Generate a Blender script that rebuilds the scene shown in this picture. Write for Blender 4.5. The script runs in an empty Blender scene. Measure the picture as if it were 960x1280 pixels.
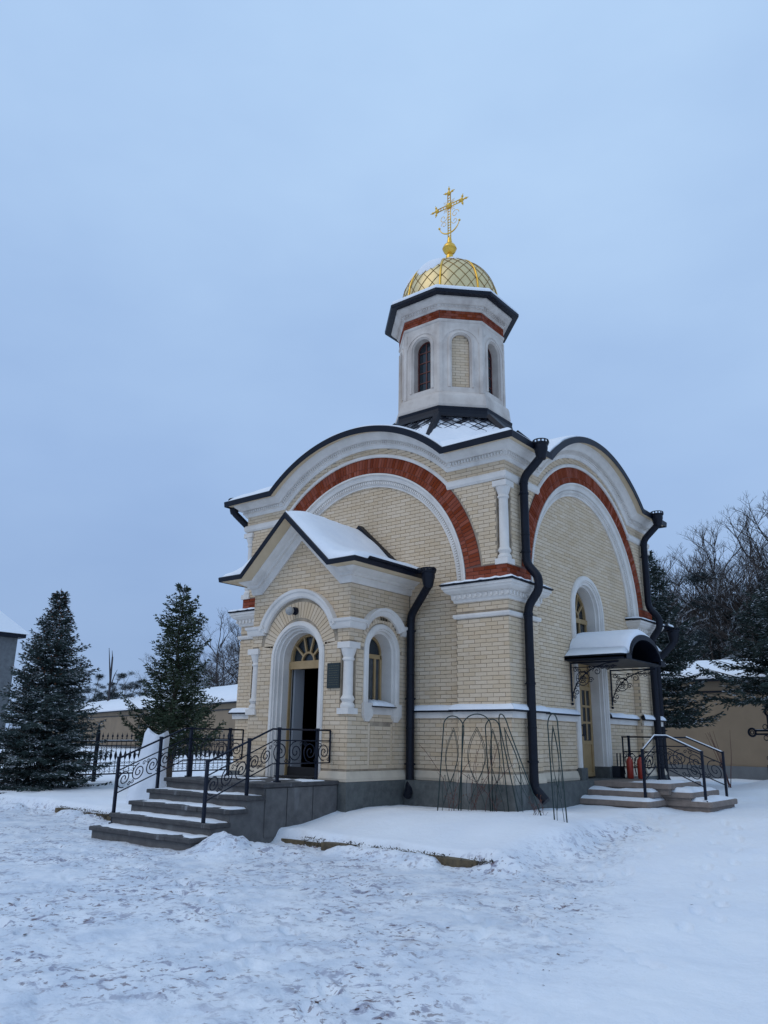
import bpy, math, random
import numpy as np
from mathutils import Vector, Matrix
random.seed(7)
PI=math.pi; R=math.radians
S=bpy.context.scene; COL=S.collection
# ------------------------------------------------------------------ camera
YAW,PITCH,ROLL=R(38.76),R(15.994),R(0.879)
CAM=Vector((7.182,-12.591,1.490))
F_=Vector((-math.sin(YAW)*math.cos(PITCH),math.cos(YAW)*math.cos(PITCH),math.sin(PITCH)))
R_=Vector((math.cos(YAW),math.sin(YAW),0)); U_=R_.cross(F_)
R2=math.cos(ROLL)*R_+math.sin(ROLL)*U_; U2=math.cos(ROLL)*U_-math.sin(ROLL)*R_
cam=bpy.data.cameras.new('camera'); co=bpy.data.objects.new('camera',cam); COL.objects.link(co)
M4=Matrix.Identity(4)
for i in range(3):
    M4[i][0]=R2[i];M4[i][1]=U2[i];M4[i][2]=-F_[i];M4[i][3]=CAM[i]
co.matrix_world=M4
cam.sensor_fit='VERTICAL'; cam.sensor_height=36; cam.lens=991.8/1280*36
cam.clip_start=.05; cam.clip_end=2000
S.camera=co
# ------------------------------------------------------------------ world, sun, exposure
SUN_EL,SUN_AZ=R(48),R(200)     # azimuth clockwise from +y
w=bpy.data.worlds.new('World'); S.world=w; w.use_nodes=True
nt=w.node_tree; nt.nodes.clear()
def N(t,kind,**kw):
    n=t.nodes.new(kind)
    for k,v in kw.items(): setattr(n,k,v)
    return n
sky=N(nt,'ShaderNodeTexSky',sky_type='NISHITA',sun_disc=False)
sky.sun_elevation=SUN_EL; sky.sun_rotation=SUN_AZ
tc=N(nt,'ShaderNodeTexCoord')
mp=N(nt,'ShaderNodeMapping'); mp.inputs['Scale'].default_value=(1,1,2.2)
nz=N(nt,'ShaderNodeTexNoise'); nz.inputs['Scale'].default_value=1.6; nz.inputs['Detail'].default_value=5; nz.inputs['Roughness'].default_value=.5
nt.links.new(tc.outputs['Generated'],mp.inputs[0]); nt.links.new(mp.outputs[0],nz.inputs['Vector'])
cr=N(nt,'ShaderNodeValToRGB')
cr.color_ramp.elements[0].position=.3; cr.color_ramp.elements[0].color=(3.35,4.95,8.0,1)
cr.color_ramp.elements[1].position=.72; cr.color_ramp.elements[1].color=(4.5,6.3,9.2,1)
nt.links.new(nz.outputs[0],cr.inputs[0])
sp=N(nt,'ShaderNodeSeparateXYZ'); nt.links.new(tc.outputs['Generated'],sp.inputs[0])
zr=N(nt,'ShaderNodeValToRGB')
zr.color_ramp.elements[0].position=0.0; zr.color_ramp.elements[0].color=(.70,.72,.77,1)
zr.color_ramp.elements[1].position=.75; zr.color_ramp.elements[1].color=(1.20,1.19,1.11,1)
e=zr.color_ramp.elements.new(.3); e.color=(.88,.90,.93,1)
nt.links.new(sp.outputs[2],zr.inputs[0])
mu=N(nt,'ShaderNodeMix',data_type='RGBA',blend_type='MULTIPLY'); mu.inputs[0].default_value=1
nt.links.new(cr.outputs[0],mu.inputs[6]); nt.links.new(zr.outputs[0],mu.inputs[7])
mx=N(nt,'ShaderNodeMix',data_type='RGBA'); mx.inputs[0].default_value=.94
nt.links.new(sky.outputs[0],mx.inputs[6]); nt.links.new(mu.outputs[2],mx.inputs[7])
bg=N(nt,'ShaderNodeBackground'); bg.inputs[1].default_value=.10
ow=N(nt,'ShaderNodeOutputWorld')
nt.links.new(mx.outputs[2],bg.inputs[0]); nt.links.new(bg.outputs[0],ow.inputs[0])
sl=bpy.data.lights.new('sun','SUN'); sl.energy=.55; sl.angle=R(40); sl.color=(1,.86,.68)
so=bpy.data.objects.new('sun',sl); COL.objects.link(so)
sd=Vector((math.sin(SUN_AZ)*math.cos(SUN_EL),math.cos(SUN_AZ)*math.cos(SUN_EL),math.sin(SUN_EL)))
so.rotation_euler=sd.to_track_quat('Z','Y').to_euler(); so.location=(0,-10,30)
S.view_settings.view_transform='Standard'; S.view_settings.look='None'; S.view_settings.exposure=0; S.view_settings.gamma=1
# ------------------------------------------------------------------ materials
MATS={}
def mat(name,base,rough=.8,metal=0,var=None,vscale=3,bump=0,bscale=40,island=0,snow=0,stain=None,detail=6,spec=None):
    """principled material: noise variation to colour var, per island value jitter, fine bump, snow on upward faces"""
    if name in MATS: return MATS[name]
    m=bpy.data.materials.new(name); m.use_nodes=True; t=m.node_tree
    p=t.nodes['Principled BSDF']; p.inputs['Roughness'].default_value=rough; p.inputs['Metallic'].default_value=metal
    if spec is not None: p.inputs['Specular IOR Level'].default_value=spec
    L=t.links.new; tc=N(t,'ShaderNodeTexCoord'); geo=N(t,'ShaderNodeNewGeometry')
    rgb=N(t,'ShaderNodeRGB'); rgb.outputs[0].default_value=(*base,1); c=rgb.outputs[0]
    if var:
        nz=N(t,'ShaderNodeTexNoise'); nz.inputs['Scale'].default_value=vscale; nz.inputs['Detail'].default_value=detail; nz.inputs['Roughness'].default_value=.62
        L(geo.outputs['Position'],nz.inputs['Vector'])
        mr=N(t,'ShaderNodeMapRange'); mr.inputs[1].default_value=.35; mr.inputs[2].default_value=.68; L(nz.outputs[0],mr.inputs[0])
        x=N(t,'ShaderNodeMix',data_type='RGBA'); L(mr.outputs[0],x.inputs[0]); L(c,x.inputs[6]); x.inputs[7].default_value=(*var,1); c=x.outputs[2]
    if island:
        oi=N(t,'ShaderNodeObjectInfo'); ad=N(t,'ShaderNodeMath',operation='ADD'); L(oi.outputs['Random'],ad.inputs[0]); L(geo.outputs['Random Per Island'],ad.inputs[1])
        fr=N(t,'ShaderNodeMath',operation='FRACT'); L(ad.outputs[0],fr.inputs[0])
        mr=N(t,'ShaderNodeMapRange'); mr.inputs[3].default_value=1-island; mr.inputs[4].default_value=1+island; L(fr.outputs[0],mr.inputs[0])
        hs=N(t,'ShaderNodeHueSaturation'); L(mr.outputs[0],hs.inputs['Value']); L(c,hs.inputs['Color'])
        m2=N(t,'ShaderNodeMapRange'); m2.inputs[3].default_value=1.08; m2.inputs[4].default_value=.92; L(fr.outputs[0],m2.inputs[0]); L(m2.outputs[0],hs.inputs['Saturation']); c=hs.outputs[0]
    if stain:
        nz=N(t,'ShaderNodeTexNoise'); nz.inputs['Scale'].default_value=stain[1]; nz.inputs['Detail'].default_value=8
        mpn=N(t,'ShaderNodeMapping'); mpn.inputs['Scale'].default_value=(1,1,.25); L(geo.outputs['Position'],mpn.inputs[0]); L(mpn.outputs[0],nz.inputs['Vector'])
        mr=N(t,'ShaderNodeMapRange'); mr.inputs[1].default_value=stain[2]; mr.inputs[2].default_value=stain[2]+.22; L(nz.outputs[0],mr.inputs[0])
        sc=N(t,'ShaderNodeMath',operation='MULTIPLY'); L(mr.outputs[0],sc.inputs[0]); sc.inputs[1].default_value=stain[3]
        x=N(t,'ShaderNodeMix',data_type='RGBA'); L(sc.outputs[0],x.inputs[0]); L(c,x.inputs[6]); x.inputs[7].default_value=(*stain[0],1); c=x.outputs[2]
    if snow:
        sx=N(t,'ShaderNodeSeparateXYZ'); L(geo.outputs['True Normal'],sx.inputs[0])
        ab=N(t,'ShaderNodeMath',operation='ABSOLUTE'); L(sx.outputs[2],ab.inputs[0])
        nz=N(t,'ShaderNodeTexNoise'); nz.inputs['Scale'].default_value=2.3; nz.inputs['Detail'].default_value=7; L(geo.outputs['Position'],nz.inputs['Vector'])
        a2=N(t,'ShaderNodeMath',operation='MULTIPLY_ADD'); L(nz.outputs[0],a2.inputs[0]); a2.inputs[1].default_value=1.1; L(ab.outputs[0],a2.inputs[2])
        mr=N(t,'ShaderNodeMapRange'); mr.inputs[1].default_value=snow; mr.inputs[2].default_value=snow+.12; L(a2.outputs[0],mr.inputs[0])
        x=N(t,'ShaderNodeMix',data_type='RGBA'); L(mr.outputs[0],x.inputs[0]); L(c,x.inputs[6]); x.inputs[7].default_value=(.72,.76,.82,1); c=x.outputs[2]
    L(c,p.inputs['Base Color'])
    if bump:
        nz=N(t,'ShaderNodeTexNoise'); nz.inputs['Scale'].default_value=bscale; nz.inputs['Detail'].default_value=5; L(geo.outputs['Position'],nz.inputs['Vector'])
        b=N(t,'ShaderNodeBump'); b.inputs['Strength'].default_value=bump; b.inputs['Distance'].default_value=.02; L(nz.outputs[0],b.inputs['Height']); L(b.outputs[0],p.inputs['Normal'])
    MATS[name]=m; return m
BRICK=mat('cream_brick',(.70,.55,.385),.9,spec=.2,var=(.63,.485,.33),vscale=1.1,island=.05,bump=.3,bscale=90,stain=((.40,.32,.24),1.4,.60,.35))
MORT=mat('mortar',(.45,.36,.26),.95,var=(.24,.19,.14),vscale=5)
RED=mat('red_brick',(.285,.066,.030),.9,spec=.15,var=(.205,.048,.026),vscale=2,island=.22,bump=.3,bscale=90)
RMORT=mat('red_mortar',(.17,.08,.06),.95)
STONE=mat('white_stone',(.79,.735,.67),.8,var=(.67,.62,.56),vscale=2.2,bump=.15,bscale=60,stain=((.42,.38,.34),2.5,.56,.5))
DRUMST=mat('drum_stone',(.70,.625,.55),.85,var=(.55,.475,.41),vscale=2.5,bump=.2,bscale=40,stain=((.36,.30,.26),3,.5,.6))
SOFF=mat('cream_render',(.70,.56,.38),.9,var=(.62,.48,.31),vscale=2)
METAL=mat('dark_sheet_metal',(.006,.008,.015),.42,metal=.0,var=(.009,.012,.021),vscale=4,spec=.22)
METALS=mat('snow_dusted_metal',(.006,.008,.015),.42,spec=.22,stain=((.74,.78,.84),3.6,.43,.97))
IRON=mat('wrought_iron',(.006,.010,.022),.5,spec=.25)
SNOW=mat('snow',(.86,.88,.91),.7,var=(.80,.83,.88),vscale=3,bump=.35,bscale=14)
GRAN=mat('grey_granite',(.125,.132,.125),.75,var=(.075,.08,.078),vscale=9,bump=.2,bscale=60,stain=((.38,.38,.38),3,.60,.5))
GRAN2=mat('step_granite',(.075,.07,.068),.7,var=(.04,.038,.04),vscale=12,bump=.25,bscale=50,stain=((.62,.65,.70),5,.62,.8))
GRAN3=mat('brown_granite',(.27,.215,.18),.8,var=(.2,.16,.135),vscale=10,bump=.2,bscale=60)
GOLD=mat('gold',(.80,.64,.34),.42,metal=.6,var=(.72,.56,.29),vscale=4,bump=.06,bscale=9)
GOLD2=mat('gold_seam',(.30,.17,.04),.5,metal=.6)
GOLDR=mat('gold_rib',(.85,.52,.09),.32,metal=.9)
WOOD=mat('ochre_wood',(.43,.29,.14),.55,var=(.36,.235,.105),vscale=6,bump=.1)
DKRED=mat('dark_red_frame',(.12,.03,.022),.5)
GLASS=mat('dark_glass',(.02,.028,.035),.08)
GLASS2=mat('curtained_glass',(.085,.095,.10),.12,var=(.05,.055,.06),vscale=7)
INT=mat('interior_paint',(.30,.33,.38),.8)
DOORW=mat('pale_door',(.42,.43,.45),.6)
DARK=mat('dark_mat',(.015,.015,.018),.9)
GARL=mat('garland_green',(.012,.02,.014),.9)
PLAQ=mat('plaque_black',(.012,.02,.018),.3)
PLET=mat('plaque_letters',(.09,.085,.05),.5)
RUST=mat('red_paint',(.42,.045,.025),.4,stain=((.12,.03,.02),9,.55,.5))
BARK=mat('bark',(.06,.045,.035),.95,var=(.10,.08,.065),vscale=8,bump=.5,bscale=30)
BARKS=mat('snowy_bark',(.045,.036,.032),.95,snow=1.22)
BARKF=mat('far_bark',(.045,.042,.047),.95,snow=1.35)
NEED=mat('spruce_needles',(.016,.034,.032),.75,var=(.034,.058,.052),vscale=1.2,island=.35,snow=1.40)
NEED2=mat('pine_needles',(.020,.040,.018),.75,var=(.042,.066,.030),vscale=1.2,island=.35,snow=1.46)
NEED3=mat('dark_needles',(.012,.026,.022),.8,var=(.022,.042,.036),vscale=.8,island=.35,snow=1.42)
NEEDF=mat('forest_needles',(.018,.032,.034),.85,var=(.032,.05,.052),vscale=.5,island=.3,snow=1.5)
BUDS=mat('tip_buds',(.16,.055,.02),.8,island=.3)
SKIRT=mat('cream_skirting',(.66,.56,.43),.85,var=(.56,.47,.36),vscale=3,stain=((.34,.30,.26),3,.55,.6))
WALLP=mat('ochre_plaster',(.275,.205,.135),.9,var=(.22,.165,.11),vscale=.8,stain=((.25,.18,.12),.9,.55,.5))
PLGREY=mat('grey_render',(.17,.18,.185),.9,var=(.12,.125,.13),vscale=2)
TWIG=mat('red_twig',(.10,.035,.03),.8)
GREENW=mat('green_wire',(.012,.03,.028),.45)
STUB=mat('frozen_stubble',(.07,.055,.035),.95,var=(.03,.026,.02),vscale=20,island=.5,snow=1.5)
KERB=mat('yellow_kerb_stone',(.15,.112,.062),.95,var=(.075,.06,.04),vscale=9,bump=.6,bscale=25)
DEBR=mat('debris',(.07,.035,.03),.9,island=.5)
WRAP=mat('white_fleece',(.74,.77,.82),.9,var=(.66,.70,.76),vscale=4,bump=.3,bscale=12)
LAMPG=mat('lamp_globe',(.35,.34,.32),.35)
# ------------------------------------------------------------------ mesh helpers
class Mesh:
    def __init__(s): s.v=[];s.f=[]
    def add(s,vs,fs):
        n=len(s.v); s.v.extend([tuple(p) for p in vs]); s.f.extend([tuple(i+n for i in f) for f in fs])
    def rows(s,rows,close=False,caps=False):
        m=len(rows[0]); vs=[p for r in rows for p in r]; fs=[]
        nr=len(rows)
        for i in range(nr if close else nr-1):
            a=i*m;b=((i+1)%nr)*m
            for j in range(m-1): fs.append((a+j,a+j+1,b+j+1,b+j))
        if caps:
            fs.append(tuple(i*m for i in range(nr))[::-1]); fs.append(tuple(i*m+m-1 for i in range(nr)))
        s.add(vs,fs)
    def box(s,x0,x1,y0,y1,z0,z1,F=None):
        P=[(x,y,z) for z in (z0,z1) for y in (y0,y1) for x in (x0,x1)]
        if F: P=[F(u,h,o) for (u,o,h) in P]
        s.add(P,[(0,2,3,1),(4,5,7,6),(0,1,5,4),(2,6,7,3),(0,4,6,2),(1,3,7,5)])
    def fb(s,F,u0,u1,h0,h1,o0,o1): s.box(u0,u1,o0,o1,h0,h1,F)
    def prism(s,P0,P1):
        n=len(P0); s.add(list(P0)+list(P1),[tuple(range(n))[::-1],tuple(range(n,2*n))]+[(i,(i+1)%n,n+(i+1)%n,n+i) for i in range(n)])
    def tube(s,path,r,n=6,cap=True):
        path=[Vector(p) for p in path]; rr=r if isinstance(r,(list,tuple)) else [r]*len(path)
        rows=[]; prev=None
        for i,p in enumerate(path):
            d=(path[min(i+1,len(path)-1)]-path[max(i-1,0)])
            if d.length<1e-9: d=Vector((0,0,1))
            d.normalize()
            if prev is None:
                a=Vector((0,0,1)) if abs(d.z)<.9 else Vector((1,0,0)); x=d.cross(a).normalized()
            else:
                x=(prev-d*prev.dot(d)); x=x.normalized() if x.length>1e-6 else d.orthogonal().normalized()
            prev=x; y=d.cross(x)
            rows.append([p+(x*math.cos(2*PI*k/n)+y*math.sin(2*PI*k/n))*rr[i] for k in range(n)]+[])
        vs=[q for r_ in rows for q in r_]; fs=[]
        for i in range(len(rows)-1):
            for k in range(n): fs.append((i*n+k,i*n+(k+1)%n,(i+1)*n+(k+1)%n,(i+1)*n+k))
        if cap: fs.append(tuple(range(n))[::-1]); fs.append(tuple((len(rows)-1)*n+k for k in range(n)))
        s.add(vs,fs)
    def lathe(s,prof,c,n=16,ax=None):
        """prof list of (r,z) around vertical axis at c"""
        vs=[];m=len(prof)
        for (r,z) in prof:
            for k in range(n):
                a=2*PI*(k+.5)/n; vs.append((c[0]+r*math.cos(a),c[1]+r*math.sin(a),c[2]+z))
        fs=[(i*n+k,i*n+(k+1)%n,(i+1)*n+(k+1)%n,(i+1)*n+k) for i in range(m-1) for k in range(n)]
        fs.append(tuple(range(n))[::-1]); fs.append(tuple((m-1)*n+k for k in range(n)))
        s.add(vs,fs)
    def sphere(s,c,r,n=8,sz=1):
        pr=[(r*math.sin(PI*i/n)+1e-4,-r*math.cos(PI*i/n)*sz) for i in range(n+1)]; s.lathe(pr,c,n*2)
    def ok(s): return len(s.f)>0
def link(name,me,parent=None,label=None,kind=None):
    o=bpy.data.objects.new(name,me); COL.objects.link(o)
    if parent is not None:
        o.parent=parent; root=parent
        while root.parent: root=root.parent
        if parent.type=='EMPTY': o.matrix_parent_inverse=Matrix.Translation(-Vector(parent.location))
    if label: o['label']=label
    if kind: o['kind']=kind
    return o
def build(name,mb,m,parent=None,smooth=False,label=None,kind=None,auto=None):
    me=bpy.data.meshes.new(name); me.from_pydata(mb.v,[],mb.f); me.validate(); me.materials.append(m)
    import bmesh
    bm=bmesh.new(); bm.from_mesh(me); bmesh.ops.recalc_face_normals(bm,faces=bm.faces); bm.to_mesh(me); bm.free()
    if smooth:
        me.polygons.foreach_set('use_smooth',[True]*len(me.polygons))
        if auto: me.set_sharp_from_angle(angle=R(auto))
    return link(name,me,parent,label,kind)
def fast(name,mb,m,parent=None,smooth=False,label=None,kind=None):
    me=bpy.data.meshes.new(name); me.from_pydata(mb.v,[],mb.f); me.materials.append(m); me.update()
    if smooth: me.polygons.foreach_set('use_smooth',[True]*len(me.polygons))
    return link(name,me,parent,label,kind)
def thing(name,loc,label,cat,group=None):
    o=bpy.data.objects.new(name,None); o.empty_display_size=.2; COL.objects.link(o); o.location=loc
    o['label']=label; o['category']=cat
    if group:o['group']=group
    return o
def tag(o,label,cat,group=None):
    o['label']=label;o['category']=cat
    if group:o['group']=group
    return o
def copytree(o,loc,rot,label,scale=1,mesh_children=True):
    c=o.copy(); COL.objects.link(c); c.location=loc; c.rotation_euler=(0,0,rot); c.scale=(scale,)*3 if not isinstance(scale,tuple) else scale
    c['label']=label
    def rec(src,dst):
        for ch in src.children:
            d=ch.copy(); COL.objects.link(d); d.parent=dst; d.matrix_parent_inverse=ch.matrix_parent_inverse.copy(); rec(ch,d)
    rec(o,c); return c
def frame(ox,oy,ux,uy):
    nx,ny=uy,-ux
    def F(u,h,o): return (ox+ux*u+nx*o, oy+uy*u+ny*o, h)
    F.u=Vector((ux,uy,0));F.n=Vector((nx,ny,0)); return F
def arch_pts(cu,hs,hb,r,n=28,jamb=True):
    a=[(cu+r*math.cos(t),hs+r*math.sin(t)) for t in [PI-PI*i/n for i in range(n+1)]]
    return ([(cu-r,hb)] if jamb else [])+a+([(cu+r,hb)] if jamb else [])
def trim(mb,F,cu,hs,hb,prof,n=28,jamb=True):
    mb.rows([[F(u,h,o) for (u,h) in arch_pts(cu,hs,hb,r,n,jamb)] for (r,o) in prof],close=True,caps=True)
def arc_sweep(mb,F,cu,hc,prof,a0,a1,n=24):
    mb.rows([[F(cu+r*math.cos(a0+(a1-a0)*i/n),hc+r*math.sin(a0+(a1-a0)*i/n),o) for i in range(n+1)] for (r,o) in prof],close=True,caps=True)
def ray_panel(mb,F,cu,hs,hb,r,inside,o0,o1,extra=(),n=60,rmax=9,rev=True):
    """wall panel between an arched opening and an outline (star shaped), thick from o1 (back) to o0 (front)"""
    inn=[];out=[]
    nj=8
    def hit(px,py,dx,dy):
        lo,hi=0,rmax
        for _ in range(34):
            m=(lo+hi)/2
            if inside(px+dx*m,py+dy*m): lo=m
            else: hi=m
        return (px+dx*lo,py+dy*lo)
    if hb<hs-1e-4:
        for i in range(nj):
            h=hb+(hs-hb)*i/nj; inn.append((cu-r,h)); out.append(hit(cu,h,-1,0))
    ang=sorted(set([PI*i/n for i in range(n+1)]+[a for a in extra if 0<a<PI]),reverse=True)
    for a in ang:
        inn.append((cu+r*math.cos(a),hs+r*math.sin(a))); out.append(hit(cu,hs+1e-6,math.cos(a),math.sin(a)))
    if hb<hs-1e-4:
        for i in range(nj-1,-1,-1):
            h=hb+(hs-hb)*i/nj; inn.append((cu+r,h)); out.append(hit(cu,h,1,0))
    mb.rows([[F(u,h,o0) for u,h in inn],[F(u,h,o0) for u,h in out],[F(u,h,o1) for u,h in out],[F(u,h,o1) for u,h in inn]],close=True,caps=True)
# ------------------------------------------------------------------ bricks
BR=[]   # (F,u0,u1,h0,h1,o)
CH=.075;BL=.25;JT=.0095
def lay(F,h0,h1,iv,o,store=None,bl=BL,ch=CH,base=0):
    st=BR if store is None else store
    k=int(math.floor((h0-base)/ch+.5)); 
    while base+k*ch<h1-.03:
        a=max(h0,base+k*ch); b=min(h1,base+(k+1)*ch)
        for (l,r_) in iv((a+b)/2):
            u=math.floor(l/bl)*bl-(bl/2 if k%2 else 0)
            while u<r_:
                s=max(l,u)+JT/2; e=min(r_,u+bl)-JT/2
                if e-s>.035: st.append((F,s,e,a+JT/2,b-JT/2,o))
                u+=bl
        k+=1
unit=None
BMC={}
def brick_mesh(name,m,w_,h_,D,flip):
    key=(name,round(w_,3),round(h_,3),flip)
    if key in BMC: return BMC[key]
    mb=Mesh(); mb.add([(0,0,0),(w_,0,0),(w_,0,h_),(0,0,h_),(0,-D,0),(w_,-D,0),(w_,-D,h_),(0,-D,h_)],[(4,5,6,7),(0,4,7,3),(1,2,6,5),(3,7,6,2),(0,1,5,4)])
    me=bpy.data.meshes.new(name); me.from_pydata(mb.v,[],mb.f); me.materials.append(m); me.update(); BMC[key]=me; return me
def emit_bricks(st,m,name,stuffname,parent,limit,D=.022):
    st=sorted(st,key=lambda b:(Vector(b[0]((b[1]+b[2])/2,(b[3]+b[4])/2,b[5]))-CAM).length-(.0 if b[0] in VISF else -99))
    for (F,u0,u1,h0,h1,o) in st[:limit]:
        ob=bpy.data.objects.new(name,brick_mesh(name,m,u1-u0,h1-h0,D,0)); COL.objects.link(ob); ob.parent=parent
        P=F(u0,h0,o-D); X=F.u
        ob.matrix_parent_inverse=Matrix.Translation(-Vector(parent.location)); ob.location=P; ob.rotation_euler=(0,0,math.atan2(X.y,X.x))
    mb=Mesh()
    for (F,u0,u1,h0,h1,o) in st[limit:]:
        mb.add([F(u0,h0,o-D),F(u1,h0,o-D),F(u1,h1,o-D),F(u0,h1,o-D),F(u0,h0,o),F(u1,h0,o),F(u1,h1,o),F(u0,h1,o)],[(4,5,6,7),(0,4,7,3),(1,2,6,5),(3,7,6,2),(0,1,5,4)])
    if mb.ok(): fast(stuffname,mb,m,parent,kind='stuff')
# ------------------------------------------------------------------ ground
def sstep(a,b,x): 
    t=np.clip((x-a)/(b-a),0,1); return t*t*(3-2*t)
def vnoise(x,y,sc,seed=0):
    x=np.asarray(x,float)*sc+seed*17.3; y=np.asarray(y,float)*sc-seed*9.1
    xi=np.floor(x).astype(np.int64); yi=np.floor(y).astype(np.int64); fx=x-xi; fy=y-yi
    def h(a,b):
        n=(a*374761393+b*668265263+seed*1442695)&0xffffffff; n=((n^(n>>13))*1274126177)&0xffffffff
        return ((n^(n>>16))&0xffff)/65535.
    fx=fx*fx*(3-2*fx); fy=fy*fy*(3-2*fy)
    return (h(xi,yi)*(1-fx)+h(xi+1,yi)*fx)*(1-fy)+(h(xi,yi+1)*(1-fx)+h(xi+1,yi+1)*fx)*fy
def fbm(x,y,sc,seed=0,oct=4,g=.5):
    s=0;a=1;t=0
    for i in range(oct): s=s+a*vnoise(x,y,sc*2**i,seed+i*5);t+=a;a*=g
    return s/t
def lawn_mask(x,y):
    wob=.10*(fbm(x,y,.8,3)-.5)+.06*(vnoise(x,y,3.3,9)-.5)
    k=np.where(x<-4.5,-3.0+(x+7.6)*-.05,-3.20-.04*x)
    m=sstep(k-.06,k+.12,y+wob*1.5+.02+.16*(fbm(x,y*0,1.3,14,3)-.45))*sstep(2.05,1.35,x+.25*(fbm(x,y,1.,4)-.5)*4*sstep(-3.5,0,y))
    return m
FOOT=[]
_r=random.Random(77)
for (xa,ya,xb,yb,n) in ((-3.0,-5.4,4.2,-8.8,16),(-3.8,-5.6,1.2,-9.6,14),(2.3,1.6,3.2,-6.5,20),(3.0,1.8,4.6,-5.0,17),(-6.5,-5.2,2.8,-7.4,18),(4.6,3.0,5.2,-3.5,16),(1.9,1.9,2.5,-3.0,12),(-1.0,-4.6,5.0,-6.2,13)):
    dx,dy=xb-xa,yb-ya; a=math.atan2(dy,dx); l=math.hypot(dx,dy)
    for i in range(n):
        t_=(i+.5)/n+_r.uniform(-.01,.01); s_=(1 if i%2 else -1)*.11; FOOT.append((xa+dx*t_-math.sin(a)*s_+_r.uniform(-.05,.05),ya+dy*t_+math.cos(a)*s_+_r.uniform(-.05,.05),a+_r.uniform(-.25,.25),_r.uniform(.03,.055)))
def gz(x,y):
    x=np.asarray(x,float);y=np.asarray(y,float)
    path=-.08+.37*sstep(-3.5,2.6,y)*sstep(-2,1.2,x)+.05*sstep(3,16,y)+.16*sstep(6,20,y)
    pathL=-.08+.1*sstep(-3,6,y)+.30*sstep(2,22,y)
    p=np.where(x<-6,pathL,path)
    lawnR=.11+.24*sstep(-3.2,-.9,y)
    lawnL=.13+.06*sstep(-3,6,y)+.28*sstep(2,22,y)
    l=lawnR*sstep(-5.5,-4.6,x)+lawnL*(1-sstep(-5.5,-4.6,x))
    l=np.where(y>8,np.maximum(p,l),l)
    m=lawn_mask(x,y)
    z=p*(1-m)+np.maximum(l,p)*m
    d=np.hypot(x-CAM.x,y-CAM.y)
    far=1-sstep(25,60,d)
    soft=(fbm(x,y,1.1,11)-.5)*.10*np.clip(m+.35+sstep(2.0,4,x)*.5,0,1)
    soft=soft+(fbm(x,y,.35,16)-.5)*.10*sstep(2.2,4,x)*sstep(-4,1,y)
    tr=((fbm(x,y,5.,21,4,.6)-.5)*.045+(fbm(x,y,13.,25,3,.6)-.5)*.028)*(1-m*.8)*(1-.6*sstep(3.,5.,x+.25*(y+6)))
    ridge=np.abs(fbm(x,y,2.4,31,3)-.5)*.05*(1-m)
    z=z+(soft+tr-ridge)*far
    # shovelled heap beside the porch steps
    q=np.exp(-(((x+2.05)/.42)**2+((y+4.55)/.36)**2)); z=z+q*(.27+.22*(fbm(x,y,6,41,3)-.5))
    q=np.exp(-(((x+1.6)/.6)**2+((y+4.0)/.3)**2)); z=z+q*(.10+.12*(fbm(x,y,7,43,3)-.5))
    q=np.exp(-((y+3.42)/.16)**2)*(x>-2.6)*(x<2.2)+np.exp(-((y+3.2)/.16)**2)*(x<-5); z=z+q*.13*sstep(.42,.66,fbm(x,y*.3,1.7,44,3))+.16*np.exp(-(((x-1.75)/.35)**2+((y+3.3)/.22)**2))
    # mounds on the right lawn
    for (a,b,sx,sy,hh) in [(3.2,9.5,1.6,1.2,.25),(4.8,8.0,1.5,1.0,.22),(5.0,4.2,1.8,.8,.12),(1.9,11.5,1.2,.8,.28),(4.2,2.2,1.4,.6,.08)]:
        z=z+hh*np.exp(-(((x-a)/sx)**2+((y-b)/sy)**2))
    for (fx,fy,fa,fd) in FOOT:
        ca,sa=math.cos(fa),math.sin(fa); dx=x-fx; dy=y-fy; q=((dx*ca+dy*sa)/.125)**2+((-dx*sa+dy*ca)/.055)**2
        z=z-np.where(q<6,fd*(np.exp(-q*q*.5)-.35*np.exp(-(q-2.2)**2)),0)
    return z
ang=[]
a=-180.
while a<180:
    ang.append(a); rel=abs(((a-(90+38.76)+180)%360)-180); a+=.16 if rel<32 else (.6 if rel<60 else 4)
ang=np.radians(np.array(ang)); rad=1.2*np.exp(np.arange(0,1.0001,1/680.)*math.log(600/1.2))
A,Rr_=np.meshgrid(ang,rad); GX=CAM.x+Rr_*np.cos(A); GY=CAM.y+Rr_*np.sin(A); GZ=gz(GX,GY)
na,nr=len(ang),len(rad)
V=np.stack([GX,GY,GZ],-1).reshape(-1,3); V=np.vstack([V,[[CAM.x,CAM.y,float(gz(CAM.x,CAM.y))]]])
i,j=np.meshgrid(np.arange(nr-1),np.arange(na),indexing='ij'); j2=(j+1)%na
Q=np.stack([i*na+j,(i+1)*na+j,(i+1)*na+j2,i*na+j2],-1).reshape(-1,4)
T=np.stack([np.full(na,nr*na),np.arange(na),(np.arange(na)+1)%na],-1)
me=bpy.data.meshes.new('ground'); me.vertices.add(len(V)); me.vertices.foreach_set('co',V.ravel())
me.loops.add(Q.size+T.size); me.loops.foreach_set('vertex_index',np.concatenate([Q.ravel(),T.ravel()]).astype(np.int32))
me.polygons.add(len(Q)+len(T)); me.polygons.foreach_set('loop_start',np.concatenate([np.arange(len(Q))*4,len(Q)*4+np.arange(len(T))*3]).astype(np.int32))
me.update(calc_edges=True); me.polygons.foreach_set('use_smooth',[True]*len(me.polygons))
at=me.attributes.new('tread','FLOAT','POINT')
dV=np.hypot(V[:,0]-CAM.x,V[:,1]-CAM.y)
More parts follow.
